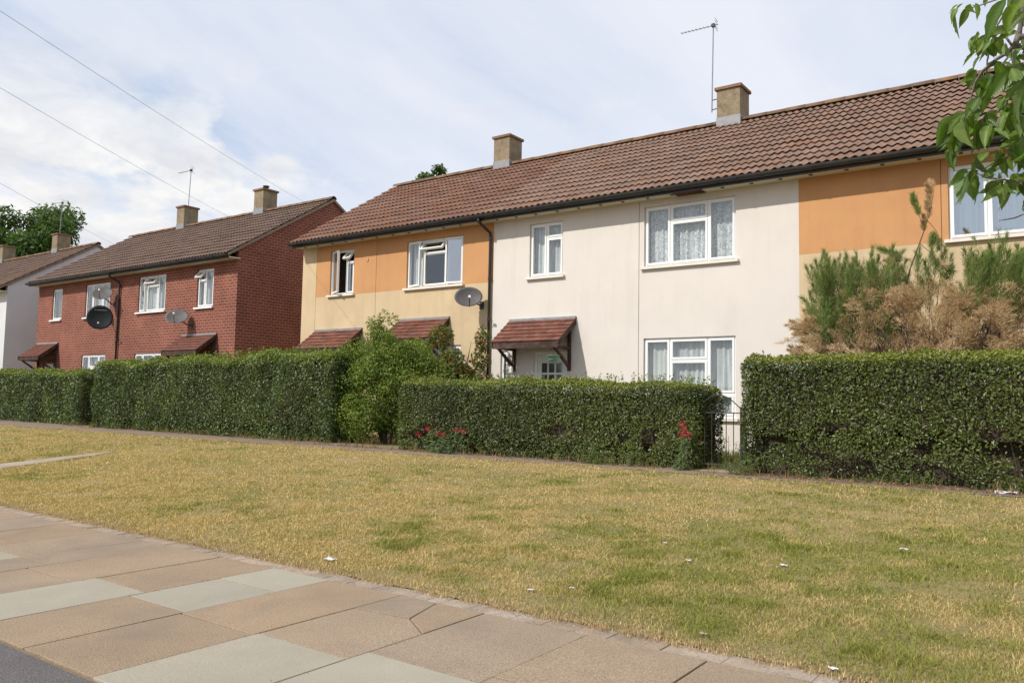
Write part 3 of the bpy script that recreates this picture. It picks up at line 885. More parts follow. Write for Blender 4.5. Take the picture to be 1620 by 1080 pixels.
window(hE, *op[0], opens={(1, 't'): ('t', math.radians(35)), (0, 'b'): ('l', math.radians(10))}, sill_mat='upvc'); window(hE, *op[1], kind='narrow_m', opens={(0, 't'): ('t', math.radians(38))}, sill_mat='upvc')
window(hE, *op[2]); door(hE, *op[3], panes=False)
canopy(hE, -24.05, -22.2, ztop=3.08, separate=False); chimney(hE, -25.44, -24.9, pot=True)
op = [(-38.6, -37.9, 3.98, 5.19), (-42.0, -40.2, 3.97, 5.2), (-42, -40.2, .95, 2.57)]
hF = plain_house('white_house', 'white rendered house with a bare grey-shaded gable beyond the brick pair', -43.8, -37.2, 'grey_white', op, False, True, 'far white pair')
window(hF, *op[0], kind='one'); window(hF, *op[1]); window(hF, *op[2]); chimney(hF, -41.32, -40.78)
op = [(-49.4, -47.6, 3.97, 5.2), (-49.4, -47.6, .95, 2.57)]
hG = plain_house('white_house', 'white rendered house adjoining the far gabled one at its other end', -50.4, -43.8, 'grey_white', op, True, False, 'far white pair')
window(hG, *op[0]); window(hG, *op[1]); chimney(hG, -47.35, -46.8)

# ------------------------------------------------------------------ things on the houses


def dish(name_label, c, normal, a, b, mat, wall_pt, roll=0.0, group=None, black=False):
    t = thing('satellite_dish', name_label, 'satellite dish', wall_pt, 'satellite dishes on the walls')
    nrm = Vector(normal).normalized(); up = Vector((0, 0, 1)); r = up.cross(nrm).normalized(); u = nrm.cross(r)
    r2 = r * math.cos(roll) + u * math.sin(roll); u2 = -r * math.sin(roll) + u * math.cos(roll); c = Vector(c)
    m = MB(); rings = 6; seg = 28; dp = 0.075
    P = lambda i, j, back: c + r2 * (a * i / rings * math.cos(2 * math.pi * j / seg)) + u2 * (b * i / rings * math.sin(2 * math.pi * j / seg)) + nrm * (dp * (i / rings) ** 2 - (0.006 if back else 0))
    for back in (0, 1):
        for i in range(rings):
            for j in range(seg):
                if i == 0: m.poly([P(0, 0, back), P(1, j, back), P(1, j + 1, back)])
                else: m.quad(P(i, j, back), P(i + 1, j, back), P(i + 1, j + 1, back), P(i, j + 1, back))
    for j in range(seg): m.quad(P(rings, j, 0), P(rings, j + 1, 0), P(rings, j + 1, 1), P(rings, j, 1))
    d = m.build('reflector', M[mat], t, smooth=True)
    foc = c + nrm * 0.36 - u2 * (b * 0.55)
    MB().tube([c - u2 * b * 0.98 + nrm * .06, c - u2 * b * 1.0 + nrm * .2, foc - nrm * .02], 0.011, 6).build('feed_arm', M['iron'], t)
    MB().tube([foc - nrm * .05, foc, foc + nrm * .04], [.022, .034, .03], 8).build('receiver', M['white_plastic'], t)
    wp = Vector(wall_pt)
    MB().tube([c - nrm * .01, c - nrm * .12, Vector((wp.x, wp.y - .10, wp.z)), wp + Vector((0, -.004, 0))], 0.018, 8).build('mount_arm', M['iron'], t)
    MB().box(wp.x - .06, wp.x + .06, wp.y - .02, wp.y - .002, wp.z - .09, wp.z + .09).build('wall_plate', M['iron'], t)
    if black:
        for k in range(9):
            x = -a * .42 + k * a * .1; hh = rnd.uniform(.018, .03)
            q0 = c + r2 * x + u2 * (b * .58)
            off = nrm * (dp * ((x / a) ** 2 + .58 ** 2) + .012)
            MB().quad(q0 + off, q0 + r2 * .045 + off, q0 + r2 * .045 + u2 * hh + off, q0 + u2 * hh + off).build('faded_mark', M['print'], t)
    return t


dish('oval grey satellite dish on the tan wall beside the black downpipe', (-11.83, 14.62, 3.56), (0.62, -0.72, 0.30), .33, .25, 'dish_grey', (-11.72, 15.0, 3.42), 0.1)
dish('oval grey satellite dish on brick above a doorway canopy', (-23.78, 14.60, 3.63), (0.55, -0.6, 0.62), .36, .30, 'dish_grey', (-23.55, 15.0, 3.40), 0)
dish('large round black satellite dish with faded lettering on the brick wall', (-28.42, 14.50, 3.83), (0.82, -0.57, 0.06), .43, .43, 'dish_black', (-28.5, 15.0, 3.70), 0, black=True)
dish('pale grey satellite dish just above the large black one', (-28.42, 14.55, 4.66), (0.55, -0.55, 0.66), .36, .32, 'dish_grey', (-28.45, 15.0, 4.35), 0)


def aerial(label, base, top, direction, blen, elements, lean=0.0):
    t = thing('television_aerial', label, 'aerial', base, 'roof aerials on chimneys')
    b = Vector(base); tp = Vector(top); d = Vector(direction).normalized()
    MB().tube([b, tp], 0.016, 8).build('mast', M['galv'], t)
    st = tp - Vector((0, 0, .06)) - d * .12
    MB().tube([st, st + d * blen], 0.010, 6).build('boom', M['galv'], t)
    MB().box(tp.x - .04, tp.x + .04, tp.y - .04, tp.y + .04, tp.z - .10, tp.z - .02).build('clamp', M['iron'], t)
    s = d.cross(Vector((0, 0, 1))).normalized()
    for i in range(elements):
        p = st + d * (blen * (.18 + .8 * i / (elements - 1))); MB().tube([p - s * .075, p + s * .075], 0.005, 5).build('element', M['galv'], t)
    for k, z in ((-1, .13), (1, .13), (-1, .06), (1, .06), (-1, -.06), (1, -.06), (1, -.12)):
        q = st + d * .05 + Vector((0, 0, z)); MB().tube([q - s * .13, q + s * .13], 0.005, 5).build('reflector_rod', M['galv'], t)
    MB().tube([st + d * .04 - Vector((0, 0, .13)), st + d * .04 + Vector((0, 0, .14))], .006, 5).build('reflector_spine', M['galv'], t)
    return t


a = aerial('tall grey aerial strapped to the side of the white house chimney', (-7.46, 18.60, 8.36), (-7.42, 18.60, 10.62), (-1, -.1, -.03), 0.95, 9)
for z in (8.42, 8.66):
    MB().tube([(-7.46, 18.60, z), (-7.30, 18.60, z + .01)], .012, 6).build('strap_bracket', M['iron'], a)
aerial('thin aerial on the capped chimney of the brick house with black dish', (-30.2, 18.8, 8.91), (-30.12, 18.8, 10.5), (-1, -.1, -.03), 0.9, 7)
aerial('aerial with crossed rods on the far white house chimney', (-41.2, 18.8, 8.91), (-41.1, 18.8, 10.55), (-1, -.25, .05), 0.9, 7)

pl = thing('hanging_planter', 'small green plastic bowl hanging under the white house door canopy', 'planter', (-9.30, 14.40, 2.02))
m = MB()
prof = [(.0, 0), (.09, 0), (.115, .05), (.135, .12), (.145, .12), (.145, .135), (.125, .135)]
for i in range(len(prof) - 1):
    for j in range(16):
        A, B = 2 * math.pi * j / 16, 2 * math.pi * (j + 1) / 16
        pt = lambda p, w: (-9.30 + p[0] * math.cos(w), 14.40 + p[0] * math.sin(w), 2.02 + p[1])
        if prof[i][0] == 0: m.poly([pt(prof[i], A), pt(prof[i + 1], A), pt(prof[i + 1], B)])
        else: m.quad(pt(prof[i], A), pt(prof[i + 1], A), pt(prof[i + 1], B), pt(prof[i], B))
m.build('bowl', M['green_plastic'], pl, smooth=True)
for j in range(3):
    w = 2 * math.pi * j / 3; MB().tube([(-9.30 + .14 * math.cos(w), 14.40 + .14 * math.sin(w), 2.15), (-9.30, 14.40, 2.34), (-9.30, 14.40, 2.42)], .004, 5).build('hanger_wire', M['iron'], pl)
lp = thing('wall_lantern', 'small white lantern on the canopy bracket by the white house door', 'lantern', (-10.73, 14.86, 1.83))
MB().tube([(-10.73, 14.86, 1.80), (-10.73, 14.86, 1.82), (-10.73, 14.86, 1.93), (-10.73, 14.86, 1.99)], [.03, .045, .045, .012], 10).build('shade', M['white_plastic'], lp)
MB().box(-10.745, -10.715, 14.86, 14.997, 1.975, 1.995).build('arm', M['white_plastic'], lp)

# overhead wires
def wire(label, p1, d1, p2, d2, sag=0.25):
    A, B = pixD(*p1, d1), pixD(*p2, d2)
    path = [A.lerp(B, t) - Vector((0, 0, sag * 4 * t * (1 - t))) for t in np.linspace(0, 1, 28)]
    o = MB().tube(path, 0.0048, 5).build('telephone_wire', M['cable'], None)
    tag(o, label, 'wire', 'overhead telephone wires')


wire('highest telephone wire running down behind the brick house chimney pot', (-330, -200), 15, (560, 362), 48)
wire('middle telephone wire passing in front of the cloud towards the brick roof', (-330, -57), 17, (470, 395), 50)
wire('lowest telephone wire meeting the roof edge by the far white gable', (-330, 100), 19, (262, 423), 62)

# ------------------------------------------------------------------ foliage
LEAF_T = np.array([[0, 0, 0], [0.5, 0.42, 0.10], [0, 1.0, 0.0], [-0.5, 0.42, 0.10]])


def frames(nrm, up_rand):
    n = nrm / np.linalg.norm(nrm, axis=1, keepdims=True)
    t = up_rand - (up_rand * n).sum(1, keepdims=True) * n
    t /= np.linalg.norm(t, axis=1, keepdims=True) + 1e-9
    return np.cross(t, n), t, n


def leaves(name, pos, nrm, along, length, width, cols, mat, parent, kind='stuff'):
    n = len(pos); b, t, nn = frames(nrm, along)
    l = np.broadcast_to(length, (n,)) if np.ndim(length) <= 1 else length; w = np.broadcast_to(width, (n,))
    V = np.empty((n, 4, 3))
    for k in range(4):
        V[:, k] = pos + b * (LEAF_T[k, 0] * w)[:, None] + t * (LEAF_T[k, 1] * l)[:, None] + nn * (LEAF_T[k, 2] * l)[:, None]
    idx = (np.arange(n)[:, None] * 4 + np.array([0, 1, 2, 0, 2, 3])[None]).ravel()
    C = np.repeat(cols, 4, axis=0)
    return link(name, npmesh(name, V.reshape(-1, 3), idx, 3, mat, C), parent, kind=kind)


def leafcols(n, dark, light, t, jitter=0.25, special=None):
    t = np.clip(t, 0, 1)[:, None]; c = np.array(dark) * (1 - t) + np.array(light) * t
    c = c * (1 + rng.uniform(-jitter, jitter, (n, 1)))
    if special is not None:
        frac, sc = special; k = rng.random(n) < frac; c[k] = np.array(sc) * rng.uniform(.7, 1.3, (k.sum(), 1))
    return np.clip(c, 0.003, 1)


def hedge(label, x0, x1, y0, y1, z0, z1, dens, ll, seed, dark=(0.035, 0.056, 0.009), light=(0.135, 0.168, 0.028), shoots=60, ragged=0.4, holes=0.0, zslope=0.0, wob=0.05, und=.13):
    t = thing('hedge', label, 'hedge', ((x0 + x1) / 2, (y0 + y1) / 2, z0))
    r = 0.21
    W_, D_, H_ = x1 - x0, y1 - y0, z1 - z0
    areas = np.array([W_ * H_, W_ * D_, D_ * H_, D_ * H_, W_ * H_ * .35])
    n = int(areas.sum() * dens); f = rng.choice(5, n, p=areas / areas.sum()); u = rng.random(n); v = rng.random(n)
    P = np.empty((n, 3))
    P[:, 0] = np.where(f == 2, x0, np.where(f == 3, x1, x0 + u * W_))
    P[:, 1] = np.where(f == 0, y0, np.where(f == 4, y1, np.where(f == 1, y0 + v * D_, y0 + u * D_)))
    P[:, 2] = np.where(f == 1, z1, z0 + v * H_)
    lo = np.array([x0 + r, y0 + r, z0 - 1]); hi = np.array([x1 - r, y1 - r, z1 - r])
    Cc = np.clip(P, lo, hi); d = P - Cc; ln = np.linalg.norm(d, axis=1, keepdims=True) + 1e-9; nrm = d / ln
    bum = (vnoise(P[:, 0] + P[:, 1] * .7, P[:, 2] + P[:, 1] * .3, 0.55, seed) - .5) * 2 * wob + (vnoise(P[:, 0], P[:, 2] * 1.1 + P[:, 1], 0.14, seed + 9) - .5) * 0.06
    dep = np.where(rng.random(n) < .72, np.minimum(rng.exponential(0.030, n), .16), rng.uniform(.05, .22, n))
    P = Cc + nrm * (r + bum - dep)[:, None]
    P[:, 2] += zslope * (P[:, 0] - x0) * np.clip((P[:, 2] - z0) / H_, 0, 1)
    hb = np.clip((P[:, 2] - z0) / H_, 0, 1)
    P[:, 2] += (vnoise(P[:, 0], P[:, 1] * .6, 0.9, seed + 50, 2) - .5) * und * hb
    P[:, 1] += (vnoise(P[:, 0], P[:, 2], 0.8, seed + 60, 2) - .5) * und * 1.1 * np.clip((y1 - P[:, 1]) / D_, 0, 1)
    P[:, 0] += (vnoise(P[:, 1], P[:, 2], 0.5, seed + 70, 2) - .5) * und * .6
    if holes:
        hn = vnoise(P[:, 0] * 1.0, P[:, 2] * 1.5, 0.35, seed + 31, 2)
        keep = ~((hn < 0.30 + holes * (1 - hb / .45)) & (hb < .45) & (f != 1) & (dep < .13))
        P, nrm, f, hb, bum, dep = P[keep], nrm[keep], f[keep], hb[keep], bum[keep], dep[keep]
    n = len(P)
    nn = nrm * 0.9 + rng.normal(0, .62, (n, 3)) + np.array([0, 0, .25]); al = rng.normal(0, 1, (n, 3)) + nrm * .8 + np.array([0, 0, .35])
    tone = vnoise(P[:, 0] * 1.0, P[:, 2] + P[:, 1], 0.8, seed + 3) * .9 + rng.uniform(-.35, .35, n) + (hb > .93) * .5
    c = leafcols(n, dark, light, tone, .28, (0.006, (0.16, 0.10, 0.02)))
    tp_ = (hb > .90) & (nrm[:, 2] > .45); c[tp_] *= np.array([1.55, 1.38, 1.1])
    L_ = ll * rng.uniform(.65, 1.3, n)
    # shoots standing above the clipped top
    PS, NS, AS = [], [], []
    for _ in range(int(shoots)):
        bx, by = rnd.uniform(x0 + .1, x1 - .1), rnd.uniform(y0 + .05, y1 - .05); h = rnd.uniform(.05, .2) * ragged * 1.6
        dx, dy = rnd.gauss(0, .25), rnd.gauss(0, .25); zt = z1 + zslope * (bx - x0) - .02
        for k in range(rnd.randint(6, 12)):
            q = rnd.random(); PS.append((bx + dx * q * h, by + dy * q * h, zt + q * h)); NS.append((rnd.gauss(0, .6), rnd.gauss(0, .6), .7)); AS.append((rnd.gauss(0, 1), rnd.gauss(0, 1), .8))
    if PS:
        k = len(PS); P = np.vstack([P, PS]); nn = np.vstack([nn, NS]); al = np.vstack([al, AS]); c = np.vstack([c, leafcols(k, light, tuple(v * 1.5 for v in light), rng.random(k))]); L_ = np.concatenate([L_, ll * rng.uniform(.7, 1.2, k)])
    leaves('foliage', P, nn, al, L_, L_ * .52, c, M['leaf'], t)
    # solid dark core boxes standing in for the shade among the inner twigs
    m = MB(); nx = max(6, int(W_ / .25)); ins = .10
    for i in range(nx):
        xa, xb = x0 + ins + (W_ - 2 * ins) * i / nx, x0 + ins + (W_ - 2 * ins) * (i + 1) / nx + .01
        ya, yb = y0 + .19 + rnd.uniform(0, .05), y1 - .17; zt = z1 - ins - rnd.uniform(0, .04) + zslope * (xa - x0)
        zm = z0 + (.62 if holes > .1 else .3) + rnd.uniform(-.06, .06); m.box(xa, xb, ya, yb, zm, zt - .07); m.box(xa + .003, xb - .003, ya + .2, yb - .01, z0 - .01, zm - .003)
    m.build('dark_core', M['twig'], t)
    st = MB()
    for i in range(int(W_ / .16)):
        X = x0 + .12 + i * .16 + rnd.uniform(-.05, .05); Y = rnd.uniform(y0 + .2, y1 - .2)
        st.tube([(X, Y, z0 - .03), (X + rnd.uniform(-.06, .06), Y + rnd.uniform(-.1, .05), z0 + .3), (X + rnd.uniform(-.12, .12), Y, z0 + .75)], [.014, .011, .007], 5)
    st.build('stems', M['twig'], t, kind='stuff')
    return t


ZG = 0.215
hedge('clipped green hedge in front of the tamarisk with bare gaps along its foot', -4.08, 1.9, 11.15, 12.25, ZG, 1.90, 3600, .040, 1, shoots=30, ragged=.25, holes=0.24, wob=.045)
hedge('clipped green hedge below the white house door with red flowers at its foot', -10.85, -4.70, 11.25, 12.25, ZG, 1.545, 3600, .040, 2, shoots=240, ragged=.55, holes=.02, zslope=-.006)
hedge('long tall green hedge in front of the brick houses and orange house', -22.9, -13.0, 11.55, 12.6, ZG, 2.02, 2300, .050, 3, dark=(.034, .064, .010), light=(.130, .180, .026), shoots=320, ragged=.5, zslope=.022, wob=.10, und=.24)
hedge('lower green hedge past the shaded gap, reaching towards the far white house', -34.0, -24.25, 11.85, 12.8, ZG, 1.80, 1500, .060, 4, dark=(.034, .064, .010), light=(.135, .185, .03), shoots=200, ragged=.6, wob=.10, und=.24)


def blob_plant(t, centres, n, ll, dark, light, mat, seed, drop=0.0, special=None, wr=.5, out=.8, shell_=.55):
    cs = np.array([c[:3] for c in centres], float); rs = np.array([c[3:6] if len(c) > 4 else (c[3],) * 3 for c in centres], float)
    vol = rs.prod(1) ** .667; k = rng.choice(len(cs), n, p=vol / vol.sum())
    d = rng.normal(0, 1, (n, 3)); d /= np.linalg.norm(d, axis=1, keepdims=True)
    rad = 1 - np.abs(rng.normal(0, shell_ * .5, n)); rad = np.clip(rad, .05, 1.15)
    P = cs[k] + d * rs[k] * rad[:, None]
    keep = P[:, 2] > .25; P, d, k = P[keep], d[keep], k[keep]; n = len(P)
    nn = d * out + rng.normal(0, .6, (n, 3)) + np.array([0, 0, .45]); al = rng.normal(0, .8, (n, 3)) + d * .6 + np.array([0, 0, -drop])
    tone = vnoise(P[:, 0], P[:, 2] + P[:, 1], .5, seed) + rng.uniform(-.3, .3, n) + d[:, 2] * .2
    c = leafcols(n, dark, light, tone, .25, special)
    L_ = ll * rng.uniform(.6, 1.3, n)
    return leaves('foliage', P, nn, al, L_, L_ * wr, c, mat, t)


def clumps(c, R, k, r0, r1, seed):
    q = random.Random(seed); out_ = []
    for _ in range(k):
        v = Vector((q.gauss(0, 1), q.gauss(0, 1), q.gauss(0, 1))).normalized() * (q.random() ** .4)
        r = q.uniform(r0, r1); out_.append((c[0] + v.x * R[0], c[1] + v.y * R[1], c[2] + v.z * R[2], r, r, r * .8))
    return out_


# shrub rising above the hedges
t = thing('leafy_shrub', 'tall bright green shrub bulging between the two hedges', 'shrub', (-12.1, 12.5, ZG))
cl = clumps((-12.35, 12.55, 1.55), (.85, .45, .95), 26, .20, .42, 5) + clumps((-12.6, 12.6, 2.55), (.45, .3, .35), 8, .14, .25, 6) + [(-12.45, 12.5, 2.95, .15, .15, .14), (-12.2, 12.55, 2.85, .12, .12, .16), (-13.2, 12.4, 2.25, .35, .3, .25), (-11.5, 12.6, 2.2, .32, .3, .25), (-13.1, 12.0, .9, .45, .35, .5), (-12.6, 11.9, .7, .4, .3, .45)] + clumps((-12.75, 12.1, 1.0), (.75, .35, .75), 22, .22, .4, 15) + clumps((-12.0, 12.3, 1.75), (.8, .35, .5), 20, .2, .36, 16) + clumps((-12.35, 12.55, 2.3), (.62, .35, .42), 20, .16, .30, 17) + clumps((-11.5, 12.75, 1.9), (.55, .3, .4), 14, .18, .3, 18) + clumps((-11.9, 13.0, .95), (.75, .25, .7), 16, .25, .4, 19) + clumps((-12.1, 12.5, .6), (.55, .3, .4), 12, .22, .34, 20)
blob_plant(t, cl, 52000, .056, (.055, .10, .016), (.24, .31, .055), M['soft_leaf'], 21, .2, (.03, (.25, .16, .05)))
m = MB()
for i in range(9):
    X = -12.3 + rnd.gauss(0, .3); Y = 12.5 + rnd.gauss(0, .15); m.tube([(-12.2 + (X + 12.2) * .3, 12.5, ZG - .03), (X, Y, 1.3), (X + rnd.gauss(0, .3), Y + rnd.gauss(0, .1), 2.5)], [.03, .02, .008], 6)
m.build('stems', M['bark'], t)
t = thing('berry_shrub', 'loose shrub with rust red leaves climbing beside the black downpipe', 'shrub', (-11.9, 14.0, ZG))
cl = clumps((-11.95, 13.9, 1.75), (.75, .3, .65), 16, .16, .30, 8) + [(-12.05, 13.9, 2.6, .32, .22, .30), (-11.15, 14.3, 2.55, .16, .16, .32), (-11.2, 14.3, 2.1, .2, .2, .25), (-12.6, 13.8, 2.3, .3, .25, .3), (-11.4, 14.3, 1.5, .3, .2, .4)]
blob_plant(t, cl, 8500, .085, (.07, .11, .025), (.19, .24, .06), M['soft_leaf'], 33, .5, (.24, (.27, .10, .035)))
m = MB()
for i in range(10):
    X = -11.8 + rnd.uniform(-.8, .7); m.tube([(-11.9, 14.05, ZG - .03), (-11.9 + (X + 11.9) * .6, 14.0, 1.2), (X, 13.95 + rnd.uniform(-.2, .35), rnd.uniform(2.0, 2.75))], [.022, .014, .005], 6)
m.build('stems', M['bark'], t)
t = thing('leafy_shrub', 'yellow-green shrub against the corner of the far white house', 'shrub', (-37.3, 13.6, .2))
blob_plant(t, clumps((-37.7, 13.6, 2.0), (1.1, .6, 1.1), 18, .3, .55, 12), 6000, .12, (.06, .11, .015), (.20, .25, .04), M['soft_leaf'], 44, .2)
MB().tube([(-37.6, 13.6, .15), (-37.6, 13.6, 1.8)], [.05, .02], 7).build('stems', M['bark'], t)


# tamarisk
def feathers(t, specs, name, c0, c1, seed, needle=.075, per=200):
    P0, P1, C = [], [], []
    q = np.random.default_rng(seed)
    for (b, d, ln, spread) in specs:
        b = np.array(b); d = np.array(d, float); d /= np.linalg.norm(d)
        n = per; s = q.random(n) ** .8; side = q.normal(0, 1, (n, 3)); side -= (side @ d)[:, None] * d; side /= np.linalg.norm(side, axis=1, keepdims=True) + 1e-9
        env = spread * np.sin(np.clip(s * 1.05 + .12, 0, 1) * np.pi) ** .8 + .012
        r = env * q.random(n); bow = np.array([0, 0, -.10]) * ln
        base = b + d * (s * ln)[:, None] + side * r[:, None] + bow * (s ** 2)[:, None]
        dr = d * .95 + side * .45 + q.normal(0, .22, (n, 3)); dr /= np.linalg.norm(dr, axis=1, keepdims=True)
        P0.append(base); P1.append(base + dr * (needle * q.uniform(.5, 1.5, n))[:, None])
        tt = np.clip(q.random() * .7 + q.uniform(-.25, .45, n), 0, 1)[:, None]
        C.append((np.array(c0) * (1 - tt) + np.array(c1) * tt) * q.uniform(.75, 1.25, (n, 1)))
    P0 = np.concatenate(P0); P1 = np.concatenate(P1); C = np.concatenate(C); n = len(P0)
    side = np.cross(P1 - P0, q.normal(0, 1, (n, 3))); side /= np.linalg.norm(side, axis=1, keepdims=True) + 1e-9
    w = .0030
    V = np.stack([P0 - side * w, P0 + side * w, P1 + side * w * .3], 1).reshape(-1, 3)
    link(name, npmesh(name, V, np.arange(3 * n), 3, M['feather'], np.repeat(C, 3, 0)), t, kind='stuff')


t = thing('tamarisk_bush', 'feathery green and tan tamarisk bush rising over the gapped hedge', 'bush', (-1.7, 13.0, ZG))
q = random.Random(3); green, tan = [], []; br = MB()


def plume(lst, px, py, Y, dx, dz, ln, sp):
    p = pixY(px, py, Y); lst.append(((p.x, p.y, p.z), (dx, q.gauss(0, .25), dz), ln, sp))


for _ in range(170): plume(green, q.uniform(1285, 1420), q.uniform(455, 550), 13 + q.uniform(-.4, .5), q.gauss(.05, .24), 1, q.uniform(.45, .85), .06)
for _ in range(26): plume(green, q.uniform(1290, 1350), q.uniform(500, 560), 12.9 + q.uniform(-.3, .3), q.gauss(0, .4), 1, q.uniform(.3, .5), .13)
for _ in range(90): plume(green, q.uniform(1525, 1625), q.uniform(430, 520), 13 + q.uniform(-.4, .5), q.gauss(.15, .26), 1, q.uniform(.45, .8), .06)
for _ in range(50): plume(green, q.uniform(1400, 1560), q.uniform(430, 540), 13.2 + q.uniform(-.3, .3), q.gauss(.1, .3), 1, q.uniform(.35, .6), .05)
for _ in range(230): plume(tan, q.uniform(1340, 1640), q.uniform(465, 570), 12.8 + q.uniform(-.4, .5), q.gauss(-.2, .6), q.uniform(.2, .9), q.uniform(.2, .36), .15)
for _ in range(40): plume(tan, q.uniform(1270, 1345), q.uniform(515, 565), 12.8 + q.uniform(-.3, .3), q.gauss(-.5, .5), q.uniform(0, .6), q.uniform(.2, .35), .09)
sprig = []
for _ in range(16): plume(sprig, q.uniform(1250, 1290), q.uniform(515, 545), 12.8 + q.uniform(-.2, .2), -1, q.uniform(-.1, .4), q.uniform(.15, .3), .03)
# tall sprig
spr = [pixY(*p, 13.0) for p in ((1425, 480), (1440, 425), (1462, 365), (1473, 330), (1478, 295))]
br.tube(spr, [.012, .01, .008, .005, .002], 6)
for (a, b) in (((1462, 365), (1447, 322)), ((1455, 385), (1490, 420)), ((1445, 415), (1405, 400)), ((1445, 410), (1415, 415)), ((1468, 350), (1487, 375))):
    A, B = pixY(*a, 13.0), pixY(*b, 13.05); br.tube([A, A.lerp(B, .5) + Vector((0, 0, .02)), B], [.005, .004, .002], 5); d = (B - A)
    for k in (.55, .8, 1.0):
        p = A.lerp(B, k); (green if q.random() < .7 else tan).append(((p.x, p.y, p.z), (d.x + q.gauss(0, .1), 0, d.z + .12), .16, .035))
for k in range(8):
    p = spr[2].lerp(spr[4], k / 7); tan.append(((p.x, p.y, p.z), (q.gauss(0, .5), q.gauss(0, .4), .8), .17, .03))
for lst in (green, tan):
    for (b, d, ln, sp) in lst[::2]:
        bx = -1.7 + (b[0] + 1.7) * .35
        if b[2] < 3.3: br.tube([(bx, 13.0, .8), ((bx + b[0]) / 2 + q.gauss(0, .08), (13 + b[1]) / 2, (1.0 + b[2]) / 2 + .1), b], [.014, .008, .004], 5)
for k in range(7): br.tube([(-1.7 + k * .05, 13, ZG - .03), (-1.7 + (k - 3) * .28, 13.0, 1.2)], [.035, .02], 6)
br.build('branches', M['bark'], t)
feathers(t, sprig, 'tan_sprigs', (.40, .27, .15), (.60, .44, .27), 9, .035, 80)
wis = []
for _ in range(150): plume(wis, q.choice([q.uniform(1285, 1430), q.uniform(1285, 1430), q.uniform(1525, 1625)]), q.uniform(440, 500), 13 + q.uniform(-.4, .4), q.gauss(.05, .22), 1, q.uniform(.25, .5), .012)
feathers(t, wis, 'wispy_shoots', (.13, .16, .05), (.28, .27, .11), 8, .05, 40)
feathers(t, green, 'green_plumes', (.10, .16, .04), (.26, .30, .10), 5, .075, 260)
feathers(t, tan, 'tan_plumes', (.40, .27, .15), (.64, .46, .28), 6, .045, 420)


# trees
def tree(label, name, base, height, crown, nclump, nleaf, ll, dark, light, seed, group=None):
    t = thing(name, label, 'tree', base, group)
    b = Vector(base); cx, cy, cz, rx, ry, rz = crown
    MB().tube([b, b + Vector((.1, 0, height * .3)), Vector((cx, cy, cz + rz * .3))], [height * .03, height * .022, height * .006], 9).build('trunk', M['bark'], t)
    m = MB(); qq = random.Random(seed)
    cl = clumps((cx, cy, cz), (rx, ry, rz), nclump, rx * .16, rx * .3, seed)
    for c in cl[::2]:
        st = Vector((cx, cy, cz - rz * .6)).lerp(Vector((cx, cy, cz)), qq.random()); m.tube([st, st.lerp(Vector(c[:3]), .5) + Vector((0, 0, .2)), Vector(c[:3])], [height * .008, height * .005, height * .002], 5)
    m.build('limbs', M['bark'], t)
    blob_plant(t, cl, nleaf, ll, dark, light, M['soft_leaf'], seed, .2, shell_=.7).name = 'crown'
    return t


c = pixD(52, 372, 62)
tree('broad green tree rising behind the far white house roofs', 'broadleaf_tree', (c.x, c.y, .2), 9.5, (c.x, c.y, 10.4, 4.1, 3.2, 2.9), 60, 20000, .30, (.025, .055, .012), (.10, .17, .035), 71, 'trees behind the houses')
c2 = pixD(-60, 372, 66)
tree('second green tree beside the broad one behind the far white roofs', 'broadleaf_tree', (c2.x, c2.y, .2), 9, (c2.x, c2.y, 10.2, 3.2, 3, 2.4), 34, 9000, .30, (.025, .055, .012), (.10, .17, .035), 72, 'trees behind the houses')
c = pixD(672, 288, 38)
tree('green treetop peeping over the ridge of the orange end house', 'broadleaf_tree', (c.x, c.y, .2), 11, (c.x, c.y, c.z - .45, 1.35, 1.3, 1.25), 34, 6000, .19, (.025, .055, .012), (.10, .15, .03), 73, 'trees behind the houses')

# flowers and weeds


def valerian(label, base, heads, seed, spread):
    t = thing('flowering_plant', label, 'plant', base, None); qq = random.Random(seed)
    st = MB(); LP, LN, LA, PP, PN, PA = [], [], [], [], [], []
    for hd in heads:
        hd = Vector(hd); b = Vector((base[0] + (hd.x - base[0]) * .5 + qq.gauss(0, .03), base[1] + qq.gauss(0, .02), base[2] - .03)); mid = b.lerp(hd, .5) + Vector((qq.gauss(0, .02), -.03, 0))
        st.tube([b, mid, hd], [.006, .005, .004], 5)
        for k in range(16):
            p = b.lerp(mid, k / 8) if k < 8 else mid.lerp(hd, (k - 8) / 8); LP.append(p); a = Vector((qq.gauss(0, 1), qq.gauss(-.4, .7), .5)); LA.append(a); LN.append(Vector((qq.gauss(0, .4), -.5, 1)))
        for k in range(90):
            o = Vector((qq.gauss(0, .030), qq.gauss(0, .030), qq.gauss(0, .026))); PP.append(hd + o); PN.append(o.normalized() + Vector((0, -.3, .3))); PA.append(Vector((qq.gauss(0, 1), qq.gauss(0, 1), qq.gauss(0, 1))))
    for k in range(int(spread * 500)):
        p = Vector((base[0] + qq.gauss(0, spread * .5), base[1] + qq.gauss(-.05, .06), base[2] + abs(qq.gauss(0, .15)))); LP.append(p); LA.append(Vector((qq.gauss(0, 1), qq.gauss(-.3, .7), .7))); LN.append(Vector((qq.gauss(0, .5), -.4, .9)))
    st.build('stems', M['feather_green'], t)
    n = len(LP); leaves('leaves', np.array(LP), np.array(LN), np.array(LA), rng.uniform(.05, .11, n), rng.uniform(.02, .035, n), leafcols(n, (.07, .12, .045), (.17, .22, .10), rng.random(n)), M['soft_leaf'], t)
    n = len(PP); leaves('flower_heads', np.array(PP), np.array(PN), np.array(PA), .017, .014, leafcols(n, (.35, .015, .03), (.60, .05, .07), rng.random(n)), M['petal'], t)


M['feather_green'] = surf('green_stem', (.10, .14, .05), .8, .2, 10, 60, .1, 0)


